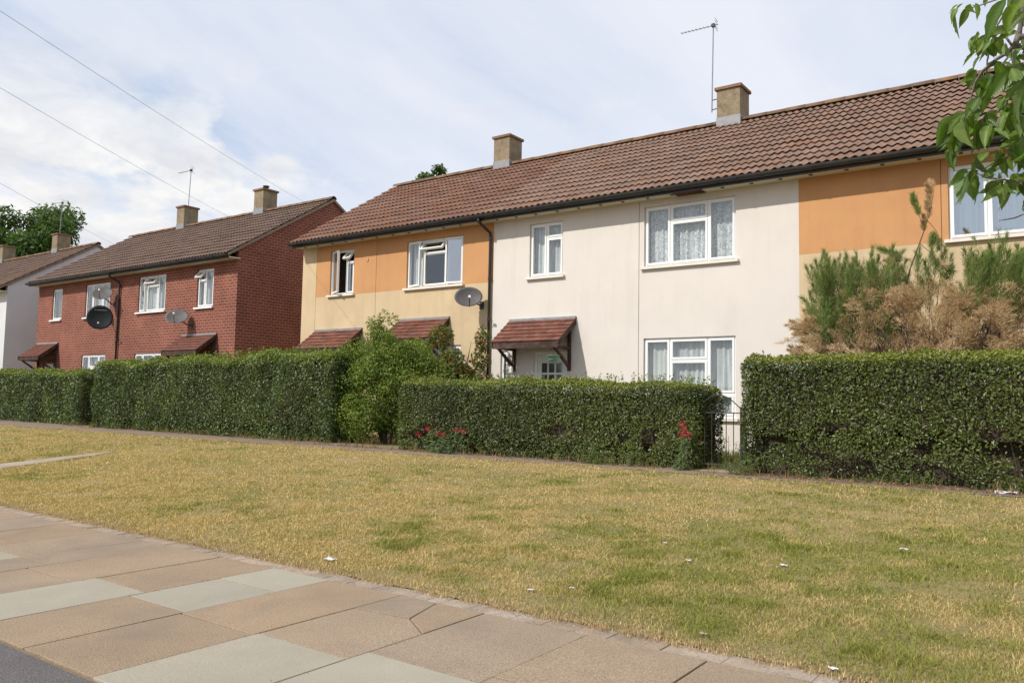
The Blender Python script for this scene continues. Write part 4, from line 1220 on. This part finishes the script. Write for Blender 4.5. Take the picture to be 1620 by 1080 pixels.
def hp(pts, Y): return [tuple(pixY(x, y, Y)) for x, y in pts]


valerian('red flowering plant with grey-green leaves at the middle of the door hedge foot', (-9.45, 11.10, ZG), hp([(662, 687), (677, 678), (693, 685), (702, 687), (722, 679), (734, 682)], 11.08), 1, .42)
valerian('red flowering plant at the gate end of the hedge', (-4.92, 11.10, ZG), hp([(1080, 671), (1079, 687), (1083, 680), (1087, 688)], 11.08), 2, .13)


def weeds(label, x0, x1, y0, y1, n, h, seed):
    t = thing('weed_clump', label, 'weeds', ((x0 + x1) / 2, (y0 + y1) / 2, ZG), None); qq = random.Random(seed); st = MB(); P, Nn, A = [], [], []
    for _ in range(n):
        b = Vector((qq.uniform(x0, x1), qq.uniform(y0, y1), ZG - .03)); hh = h * qq.uniform(.4, 1.1); tp = b + Vector((qq.gauss(0, .08), qq.gauss(0, .05), hh)); st.tube([b, b.lerp(tp, .5) + Vector((qq.gauss(0, .02), 0, 0)), tp], [.004, .003, .002], 4)
        for k in range(14): P.append(b.lerp(tp, qq.uniform(.1, 1))); A.append(Vector((qq.gauss(0, 1), qq.gauss(0, 1), .8))); Nn.append(Vector((qq.gauss(0, .6), -.3, .8)))
    st.build('stems', M['feather_green'], t); k = len(P)
    leaves('leaves', np.array(P), np.array(Nn), np.array(A), rng.uniform(.03, .07, k), rng.uniform(.008, .02, k), leafcols(k, (.10, .15, .04), (.24, .27, .09), rng.random(k)), M['soft_leaf'], t)


weeds('pale green weeds standing behind the iron gate', -5.0, -3.95, 11.55, 12.3, 46, .55, 4)
weeds('low straggling weeds at the gapped hedge corner by the gate', -4.2, -3.75, 10.95, 11.15, 22, .30, 5)
weeds('pale leafy weeds at the foot of the door hedge between both red flowers', -6.6, -5.6, 11.0, 11.2, 34, .34, 6)

# iron gate
gt = thing('garden_gate', 'black wrought iron garden gate with arched scroll top between the hedges', 'gate', (-4.46, 11.42, ZG))
gx0, gx1, gy = -4.80, -4.14, 11.42
fr = MB()
for X in (gx0, gx1): fr.box(X - .012, X + .012, gy - .012, gy + .012, ZG + .0, 1.16)
fr.box(gx0, gx1, gy - .006, gy + .006, ZG + .09, ZG + .11); fr.box(gx0, gx1, gy - .006, gy + .006, 1.06, 1.076)
fr.build('frame', M['iron'], gt)
arc = [(gx0 + (gx1 - gx0) * k / 12, gy, 1.13 + .20 * math.sin(math.pi * k / 12)) for k in range(13)]
MB().tube(arc, .008, 6).build('arch', M['iron'], gt)
for k in range(1, 6):
    X = gx0 + (gx1 - gx0) * k / 6; MB().tube([(X, gy, ZG + .1), (X, gy, 1.068)], .0065, 6).build('bar', M['iron'], gt)
for sgn in (-1, 1):
    for z0, r0 in ((1.15, .075),):
        c = (gx0 + gx1) / 2 + sgn * .10
        sp = [(c + sgn * (r0 * (1 - k / 26)) * math.cos(k * .42 + 2.6), gy, z0 + (r0 * (1 - k / 26)) * math.sin(k * .42 + 2.6)) for k in range(22)]
        MB().tube(sp, .005, 5).build('scroll', M['iron'], gt)
MB().tube([((gx0 + gx1) / 2, gy, 1.07), ((gx0 + gx1) / 2, gy, 1.33)], .006, 6).build('bar', M['iron'], gt)
for X, nm in ((gx0 - .05, 'left'), (gx1 + .05, 'right')):
    MB().box(X - .025, X + .025, gy - .025, gy + .025, ZG - .03, 1.2).build('gate_post', M['iron'], gt)

# litter


def paper(label, p, s, seed, mat='paper'):
    qq = random.Random(seed); m = MB(); n = 5; g_ = {}
    for i in range(n + 1):
        for j in range(n + 1):
            g_[i, j] = (p.x + (i / n - .5) * s * 1.5 + qq.uniform(-.1, .1) * s, p.y + (j / n - .5) * s + qq.uniform(-.1, .1) * s, p.z + .006 + qq.random() * s * .22)
    for i in range(n):
        for j in range(n): m.quad(g_[i, j], g_[i + 1, j], g_[i + 1, j + 1], g_[i, j + 1])
    o = m.build('litter_scrap', M[mat]); tag(o, label, 'litter', 'scraps of litter on the verge')


lit = [((522, 888), .10, 'flattened white plastic wrapper lying at the pavement edge of the grass'), ((840, 936), .045, 'tiny white scrap in the grass beside the cracked slab edge'), ((905, 933), .04, 'small pale scrap in grass close to the pavement edging'),
       ((1240, 897), .055, 'crumpled white tissue scrap lying in green grass'), ((1430, 871), .065, 'crumpled white paper scrap standing up in the dry grass'), ((1088, 889), .045, 'small white paper shred in mid verge grass'),
       ((1052, 861), .04, 'thin white paper shred among dry stalks'), ((1318, 1062), .05, 'white scrap on bare soil against the edging stones'), ((1113, 1006), .05, 'pale brown curled scrap beside the edging stones')]
for i, (p, s, lb) in enumerate(lit): paper(lb, pixG(*p) + Vector((0, 0, .008)), s * .62, i, 'pale_path' if 'brown' in lb else 'paper')
p = pixY(1592, 773, 11.0); p.z = ZG; paper('white carton scrap under the gapped hedge', p, .16, 77)

# ------------------------------------------------------------------ grass


def in_worn(x, y):
    m_ = np.zeros(len(x), bool)
    for (a, b), (c, d) in zip(WP[:-1], WP[1:]):
        A, B = (a + b) / 2, (c + d) / 2; dx, dy = B.x - A.x, B.y - A.y; l2 = dx * dx + dy * dy
        t = np.clip(((x - A.x) * dx + (y - A.y) * dy) / l2, 0, 1); dist = np.hypot(x - A.x - t * dx, y - A.y - t * dy); m_ |= dist < (a - b).length * .42
    return m_


def grass():
    X, Y = [], []
    bands = [(3.72, 4.6, 9500), (4.6, 5.6, 8000), (5.6, 7.0, 6000), (7.0, 8.6, 4200), (8.6, 11.0, 3000)]
    for y0, y1, dn in bands:
        xa, xb = -2.55 * y1 - .5, 1.2; n = int((xb - xa) * (y1 - y0) * dn); x = rng.uniform(xa, xb, n); y = rng.uniform(y0, y1, n)
        dist = np.hypot(x, y); keep = (x > -2.55 * y - .5) & (rng.random(n) < np.clip((6.5 / dist) ** 1.2, .10, 1)); X.append(x[keep]); Y.append(y[keep])
    x = np.concatenate(X); y = np.concatenate(Y)
    edge = 3.90 + .16 * (vnoise(x, x * 0, .5, 61) - .45) + .10 * (vnoise(x, x * 0, .13, 62) - .5)
    bare = vnoise(x, y, .38, 80, 3); pf = np.array([path_front(v) for v in np.linspace(-32, 3, 400)]); pfx = np.interp(x, np.linspace(-32, 3, 400), pf)
    ok = (y > edge - .03) & (y < pfx + .12 * vnoise(x, y, .2, 63)) & ~in_worn(x, y)
    ok &= rng.random(len(x)) < np.clip(1.45 - np.clip((bare - .53) * 8.0, 0, 1.3), .30, 1)
    ok &= rng.random(len(x)) < np.clip((y - edge + .06) / .35, .12, 1)
    x, y, bare = x[ok], y[ok], bare[ok]; n = len(x); dist = np.hypot(x, y)
    gn = vnoise(x, y, 1.3, 90, 4) * .48 + vnoise(x, y, .28, 95, 3) * .52
    right = np.clip((x + 9) / 9, 0, 1) * .13 - np.clip((y - 6.8) / 5, 0, 1) * .06
    gmix = np.clip((gn + right - .545) * 5.5 + rng.normal(0, .33, n), 0, 1)
    straw = np.array([.63, .485, .225]); straw2 = np.array([.48, .345, .16]); gr1 = np.array([.315, .31, .07]); gr2 = np.array([.19, .215, .045])
    a = rng.random(n)[:, None]; cs = straw * (1 - a) + straw2 * a; cg = gr1 * (1 - a) + gr2 * a
    c = cs * (1 - gmix[:, None]) + cg * gmix[:, None]; c *= rng.uniform(.75, 1.2, (n, 1))
    tall = vnoise(x, y, .25, 99, 2)
    hgt = (.008 + .018 * rng.random(n) + .040 * np.clip(tall - .5, 0, 1) * 2 * (.35 + gmix)) * np.where(rng.random(n) < .02, 2.0, 1)
    z = np.array([gz(v) for v in y]) - .002
    wd = np.clip(.0022 * dist / 5.0, .0016, .009)
    ang = rng.uniform(0, 2 * np.pi, n); lean = rng.uniform(.2, 1.5, n)
    dx, dy = np.cos(ang), np.sin(ang); pa = rng.uniform(0, 2 * np.pi, n); sxx, syy = np.cos(pa) * wd, np.sin(pa) * wd
    base = np.stack([x, y, z], 1); s = np.stack([sxx, syy, np.zeros(n)], 1)
    mid = base + np.stack([dx * lean * hgt * .35, dy * lean * hgt * .35, hgt * .62], 1); tip = base + np.stack([dx * lean * hgt, dy * lean * hgt, hgt * .95], 1)
    V = np.stack([base - s, base + s, mid + s * .8, mid - s * .8, tip], 1).reshape(-1, 3)
    k = np.arange(n)[:, None] * 5
    idx = (k + np.array([0, 1, 2, 0, 2, 3, 3, 2, 4])[None]).ravel()
    o = link('verge_grass', npmesh('verge_grass', V, idx, 3, M['blade'], np.repeat(c, 5, 0)), None)
    tag(o, 'short sun-dried grass covering the wide verge', 'grass', None, 'stuff'); return n


NG = grass()


def tufts(name, label, cat, n, fx, fy, hmin, hmax, cols, seed, wd=.003, zoff=0.0, per=7):
    qq = np.random.default_rng(seed); x = fx(qq, n); y = fy(qq, n, x); x = np.repeat(x, per) + qq.normal(0, .02, n * per); y = np.repeat(y, per) + qq.normal(0, .015, n * per); k = len(x)
    z = np.array([gz(v) for v in y]) - .004 + zoff; h = qq.uniform(hmin, hmax, k); ang = qq.uniform(0, 6.28, k); ln = qq.uniform(.1, .7, k)
    b = np.stack([x, y, z], 1); s = np.stack([np.cos(ang + 1.57) * wd, np.sin(ang + 1.57) * wd, 0 * x], 1); mid = b + np.stack([np.cos(ang) * ln * h * .3, np.sin(ang) * ln * h * .3, h * .6], 1); tip = b + np.stack([np.cos(ang) * ln * h, np.sin(ang) * ln * h, h], 1)
    V = np.stack([b - s, b + s, mid + s * .7, mid - s * .7, tip], 1).reshape(-1, 3); idx = (np.arange(k)[:, None] * 5 + np.array([0, 1, 2, 0, 2, 3, 3, 2, 4])[None]).ravel()
    c = np.array(cols)[qq.integers(0, len(cols), k)] * qq.uniform(.75, 1.2, (k, 1))
    o = link(name, npmesh(name, V, idx, 3, M['blade'], np.repeat(c, 5, 0)), None); tag(o, label, cat, None, 'stuff')


tufts('dry_tufts', 'straw-coloured grass tufts along the foot of the hedges', 'grass', 300, lambda q, n: q.uniform(-24, 1, n), lambda q, n, x: np.where(x < -13, 11.45, np.where(x < -4.8, 11.12, 11.05)) + q.normal(0, .09, n), .03, .19, [(.36, .26, .12), (.30, .20, .09), (.16, .17, .05)], 5, .0032)
JX = [v * K for v in cols[:9]]


def jy(q, n, x): return q.uniform(1.83, 3.70, n)


tufts('joint_weeds', 'tiny green and dry sprouts in the paving joints', 'weeds', 60, lambda q, n: np.array(JX)[q.integers(0, len(JX), n)], jy, .004, .016, [(.20, .20, .06), (.30, .24, .10)], 8, .0015, per=6)
tufts('garden_grass', 'uneven green grass in the front gardens', 'grass', 3800, lambda q, n: q.uniform(-8, 2, n), lambda q, n, x: q.uniform(11.5, 14.9, n), .05, .16, [(.20, .21, .06), (.30, .25, .10), (.14, .17, .04)], 9, .005)
# dead leaves
n = 1500; x = np.concatenate([rng.uniform(-4.2, .8, 900), rng.uniform(-14, -4.5, 600)]); y = np.where(x > -4.3, rng.normal(10.98, .12, n), rng.normal(11.08, .10, n))
P = np.stack([x, y, np.array([gz(v) for v in y]) + rng.uniform(.008, .03, n)], 1)
o = leaves('fallen_leaves', P, rng.normal(0, .35, (n, 3)) + np.array([0, 0, 1]), rng.normal(0, 1, (n, 3)), rng.uniform(.02, .045, n), .022, leafcols(n, (.16, .075, .035), (.34, .19, .09), rng.random(n)), M['litter_leaf'], None)
tag(o, 'rusty dead leaves strewn under the hedges', 'leaves', None, 'stuff')
# edge debris of dry thatch over the edging
tufts('dry_thatch', 'dead straw thatch fraying over the edging stones', 'grass', 2600, lambda q, n: q.uniform(-11, .8, n), lambda q, n, x: 3.86 + np.abs(q.normal(0, .10, n)) - .05, .006, .022, [(.60, .46, .27), (.50, .36, .20), (.38, .26, .15)], 12, .0025, 0.004)

# ------------------------------------------------------------------ cherry branch near the camera
ct = thing('cherry_tree', 'cherry tree reaching a leafy branch over the verge', 'tree', (1.55, 2.7, 0))
trunk = MB().tube([(1.55, 2.7, -.03), (1.5, 2.7, .8), (1.42, 2.68, 1.7), (1.30, 2.62, 2.4), (1.35, 2.7, 3.2)], [.10, .08, .07, .05, .03], 12).build('trunk', M['cherry_bark'], ct, smooth=True)
D = 2.35


def cp(x, y, d=D): return pixD(x, y, d)


twigs = [  # (points in the frame, radii)
    ([(1760, 40), (1690, 55), (1632, 62), (1610, 58), (1606, 72)], [.016, .013, .010, .008, .007], True),
    ([(1640, -40), (1622, -5), (1616, 30), (1612, 55), (1607, 70), (1595, 82)], [.006, .005, .0045, .006, .006, .005], False),
    ([(1595, 82), (1575, 95), (1555, 112), (1543, 130), (1536, 155), (1528, 180), (1512, 188)], [.005, .004, .0035, .003, .0025, .002, .0015], False),
    ([(1603, 75), (1590, 57), (1575, 65), (1567, 75), (1562, 95), (1561, 118)], [.003, .003, .0025, .0025, .002, .0015], False),
    ([(1606, 0), (1590, 20), (1578, 40), (1574, 62)], [.003, .0025, .002, .0018], False),
    ([(1640, -20), (1600, -8), (1570, 2), (1550, 9), (1533, 14)], [.003, .0025, .002, .0016, .0012], False),
    ([(1604, 78), (1604, 100), (1600, 130), (1592, 165), (1575, 180), (1550, 190)], [.004, .003, .003, .0025, .002, .0015], False),
    ([(1606, 72), (1630, 80), (1660, 90)], [.005, .005, .004], False),
    ([(1600, 84), (1583, 105), (1575, 118)], [.003, .002, .0012], False),
    ([(1640, 170), (1620, 185), (1600, 178)], [.004, .003, .002], False),
    ([(1650, 285), (1610, 287), (1582, 284), (1560, 281), (1540, 272), (1528, 272)], [.0035, .003, .0025, .002, .0016, .0012], False),
    ([(1645, 230), (1615, 226), (1590, 250)], [.0035, .003, .002], False),
    ([(1640, 330), (1605, 345), (1580, 349)], [.002, .0016, .001], False),
]
lim = MB().tube([(1.42, 2.68, 1.75), (1.05, 2.60, 2.10), tuple(cp(1760, 40))], [.045, .03, .016], 9)
lim.build('limb', M['cherry_bark'], ct, smooth=True)
lim2 = MB().tube([(1.42, 2.68, 1.6), (.95, 2.5, 1.85), tuple(cp(1660, 230)), tuple(cp(1640, 170))], [.03, .016, .006, .004], 8); lim2.build('limb', M['cherry_bark'], ct, smooth=True)
MB().tube([tuple(cp(1660, 230)), tuple(cp(1650, 285))], [.005, .0035], 7).build('twig', M['cherry_bark'], ct); MB().tube([tuple(cp(1660, 230)), tuple(cp(1645, 230))], [.005, .0035], 7).build('twig', M['cherry_bark'], ct)
MB().tube([tuple(cp(1650, 285)), tuple(cp(1640, 330))], [.0035, .002], 7).build('twig', M['cherry_bark'], ct)
for pts, rad, _ in twigs:
    P = []
    for k, p in enumerate(pts): P.append(cp(*p, D + .03 * math.sin(p[0] * .05)))
    R = list(rad)
    MB().tube(P, R, 7).build('twig', M['cherry_bark'], ct, smooth=True)


def cherry_leaf_mesh(seed, curl):
    qq = random.Random(seed); nl, nw = 9, 2; V = []; C = []; m = MB()
    for i in range(nl + 1):
        t = i / nl; wv = .5 * (math.sin(math.pi * min(1, t * 1.02) ** .80) ** .85) * (1 - .35 * t) if 0 < t < 1 else 0.012
        if t > .86: wv *= (1 - t) / .14 * .8 + .15
        if i == nl: wv = .004
        for j in range(-nw, nw + 1):
            s = j / nw; rip = .016 * math.sin(t * 26 + abs(s) * 3) * abs(s)
            V.append((s * wv * .88, t, abs(s) * wv * .30 - curl * t * t + rip))
            v = .85 + .3 * qq.random(); g_ = .16 if j == 0 else 0
            C.append(((.105 + g_ * .3) * v, (.180 + g_ * .35) * v, (.032 + g_ * .2) * v))
    k = 2 * nw + 1; idx = []
    for i in range(nl):
        for j in range(k - 1): a = i * k + j; idx += [a, a + 1, a + k + 1, a + k]
    return npmesh('cherry_leaf', np.array(V), np.array(idx), 4, M['cherry_leaf'], np.array(C), True)


def cherry_mat():
    m, o, p = new_mat('cherry_leaf')
    a = N('ShaderNodeAttribute', attribute_name='Col'); oi = N('ShaderNodeObjectInfo')
    hv = N('ShaderNodeHueSaturation'); L(a.outputs[0], hv.inputs['Color'])
    r = N('ShaderNodeMapRange'); L(oi.outputs['Random'], r.inputs[0]); r.inputs[3].default_value = .7; r.inputs[4].default_value = 1.35; L(r.outputs[0], hv.inputs['Value'])
    r2 = N('ShaderNodeMapRange'); L(mth('FRACT', mth('MULTIPLY', oi.outputs['Random'], 9.7)), r2.inputs[0]); r2.inputs[3].default_value = .475; r2.inputs[4].default_value = .515; L(r2.outputs[0], hv.inputs['Hue'])
    # side veins from the leaf's own coordinates
    tcn = N('ShaderNodeTexCoord'); sp = N('ShaderNodeSeparateXYZ'); L(tcn.outputs['Object'], sp.inputs[0])
    ph = mth('SUBTRACT', sp.outputs[1], mth('MULTIPLY', mth('ABSOLUTE', sp.outputs[0]), .75)); vn = mth('SINE', mth('MULTIPLY', ph, 62.0)); vr = ramp(vn, [(.0, .95), (.9, 1.0), (1.0, 1.08)])
    mm = N('ShaderNodeMix', data_type='RGBA', blend_type='MULTIPLY'); mm.inputs[0].default_value = 1; L(hv.outputs[0], mm.inputs[6]); L(vr, mm.inputs[7])
    L(mm.outputs[2], p.inputs['Base Color']); p.inputs['Roughness'].default_value = .42; p.inputs['Specular IOR Level'].default_value = .45
    bump(vn, .12, .02, p)
    t = N('ShaderNodeBsdfTranslucent'); m2 = N('ShaderNodeMix', data_type='RGBA', blend_type='MULTIPLY'); m2.inputs[0].default_value = 1
    L(mm.outputs[2], m2.inputs[6]); m2.inputs[7].default_value = (1.7, 1.7, .5, 1); L(m2.outputs[2], t.inputs[0])
    x = N('ShaderNodeMixShader'); x.inputs[0].default_value = .38; L(p.outputs[0], x.inputs[1]); L(t.outputs[0], x.inputs[2]); L(x.outputs[0], o.inputs[0])
    return m


M['cherry_leaf'] = cherry_mat()
LM = [cherry_leaf_mesh(s, c) for s, c in ((1, .10), (2, .22), (3, .02), (4, .32))]
cw = random.Random(19)


def cleaf(bp, tp, d=None, wid=None, roll=None):
    d = D + cw.uniform(-.10, .10) if d is None else d
    A = cp(*bp, d); B = cp(*tp, d + cw.uniform(-.06, .04))
    t = B - A; ln = t.length; t.normalize()
    view = (Vector((0, 0, H)) - A).normalized()
    up = Vector((cw.gauss(0, .45), cw.gauss(0, .45), cw.gauss(.55, .4))) + view * .45
    if roll is not None: up = view
    n_ = (up - t * up.dot(t)).normalized(); x_ = t.cross(n_)
    me = LM[cw.randrange(4)]
    o = link('leaf', me, ct, A)
    wd = (wid if wid else cw.uniform(.50, .68)) * ln
    o.rotation_euler = Matrix(((x_.x, t.x, n_.x), (x_.y, t.y, n_.y), (x_.z, t.z, n_.z))).to_euler(); o.scale = (wd, ln, ln)


LV = [((1516, 8), (1499, 20)), ((1515, 13), (1502, 35)), ((1511, 20), (1517, 62)), ((1530, 12), (1517, 46)), ((1543, 5), (1546, 33)), ((1538, 8), (1551, 22)), ((1524, 6), (1510, 16)),
      ((1565, -4), (1556, 8)), ((1592, -2), (1557, 68)), ((1612, 4), (1583, 46)), ((1620, 20), (1592, 46)), ((1600, 30), (1582, 62)), ((1625, 5), (1605, 30)), ((1632, 25), (1605, 50)),
      ((1547, 55), (1527, 86)), ((1550, 55), (1532, 72)), ((1546, 60), (1546, 78)), ((1562, 56), (1547, 80)), ((1563, 66), (1557, 88)), ((1564, 68), (1573, 92)), ((1572, 60), (1586, 82)), ((1590, 52), (1575, 48)), ((1592, 60), (1610, 50)),
      ((1618, 76), (1600, 92)), ((1635, 72), (1612, 88)), ((1600, 92), (1620, 96)), ((1560, 118), (1558, 172)), ((1603, 105), (1560, 158)), ((1618, 100), (1592, 150)), ((1628, 118), (1600, 160)), ((1545, 110), (1530, 142)), ((1540, 125), (1525, 128)), ((1575, 100), (1590, 122)),
      ((1536, 128), (1552, 150)), ((1580, 98), (1556, 112)), ((1622, 140), (1592, 200)), ((1630, 150), (1612, 195)), ((1600, 170), (1588, 192)),
      ((1530, 178), (1548, 190)), ((1528, 180), (1502, 190)), ((1515, 186), (1485, 218)), ((1512, 188), (1484, 236)), ((1512, 190), (1497, 246)), ((1520, 186), (1507, 244)), ((1524, 190), (1527, 246)), ((1534, 186), (1514, 204)), ((1528, 182), (1545, 206)), ((1530, 178), (1552, 176)),
      ((1548, 192), (1536, 226)), ((1552, 190), (1550, 242)), ((1556, 190), (1568, 232)), ((1560, 186), (1580, 205)), ((1575, 180), (1562, 206)), ((1590, 182), (1578, 215)), ((1594, 182), (1602, 215)), ((1600, 178), (1585, 170)), ((1604, 182), (1618, 212)), ((1610, 186), (1596, 205)),
      ((1504, 238), (1504, 273)), ((1500, 236), (1510, 262)), ((1617, 222), (1583, 238)), ((1620, 218), (1600, 247)), ((1622, 228), (1612, 262)), ((1590, 246), (1566, 250)), ((1592, 250), (1563, 268)), ((1590, 250), (1586, 274)), ((1594, 252), (1600, 268)), ((1600, 236), (1618, 250)), ((1605, 250), (1622, 262)),
      ((1529, 271), (1505, 290)), ((1530, 273), (1518, 324)), ((1536, 273), (1540, 318)), ((1540, 270), (1530, 286)), ((1558, 280), (1563, 268)), ((1556, 282), (1566, 276)),
      ((1577, 285), (1556, 311)), ((1588, 287), (1591, 332)), ((1592, 286), (1597, 312)), ((1598, 284), (1622, 300)), ((1605, 285), (1625, 278)), ((1610, 288), (1608, 305)), ((1582, 284), (1580, 300)), ((1622, 290), (1640, 310)), ((1620, 330), (1638, 350)), ((1640, 200), (1660, 230)), ((1650, 60), (1665, 110)), ((1660, 120), (1680, 160)), ((1690, 60), (1700, 105)), ((1655, 235), (1680, 265))]
for k in range(100):
    bx, by = 1645 - abs(cw.gauss(0, 46)), cw.choice([cw.uniform(-20, 130), cw.uniform(150, 260), cw.uniform(160, 300)]); an = cw.gauss(0, .6); ll_ = cw.uniform(22, 42)
    LV.append(((bx, by), (bx - 8 + math.sin(an) * ll_, by + math.cos(an) * ll_)))
LV += [((a[0] + cw.uniform(-5, 5), a[1] + cw.uniform(-5, 5)), (b[0] + cw.uniform(-9, 9), b[1] + cw.uniform(-8, 6))) for a, b in LV[14:85]]
for a, b in LV: cleaf(a, b, d=(D - .45 if (a, b) in (((1592, -2), (1557, 68)), ((1612, 4), (1583, 46))) else None), wid=.5 if (a, b) == ((1592, -2), (1557, 68)) else None)

print('grass blades', NG, 'objects', len(bpy.data.objects), 'tris', sum(sum(len(p.vertices) - 2 for p in m.polygons) if len(m.polygons) < 5000 else len(m.polygons) for m in bpy.data.meshes))
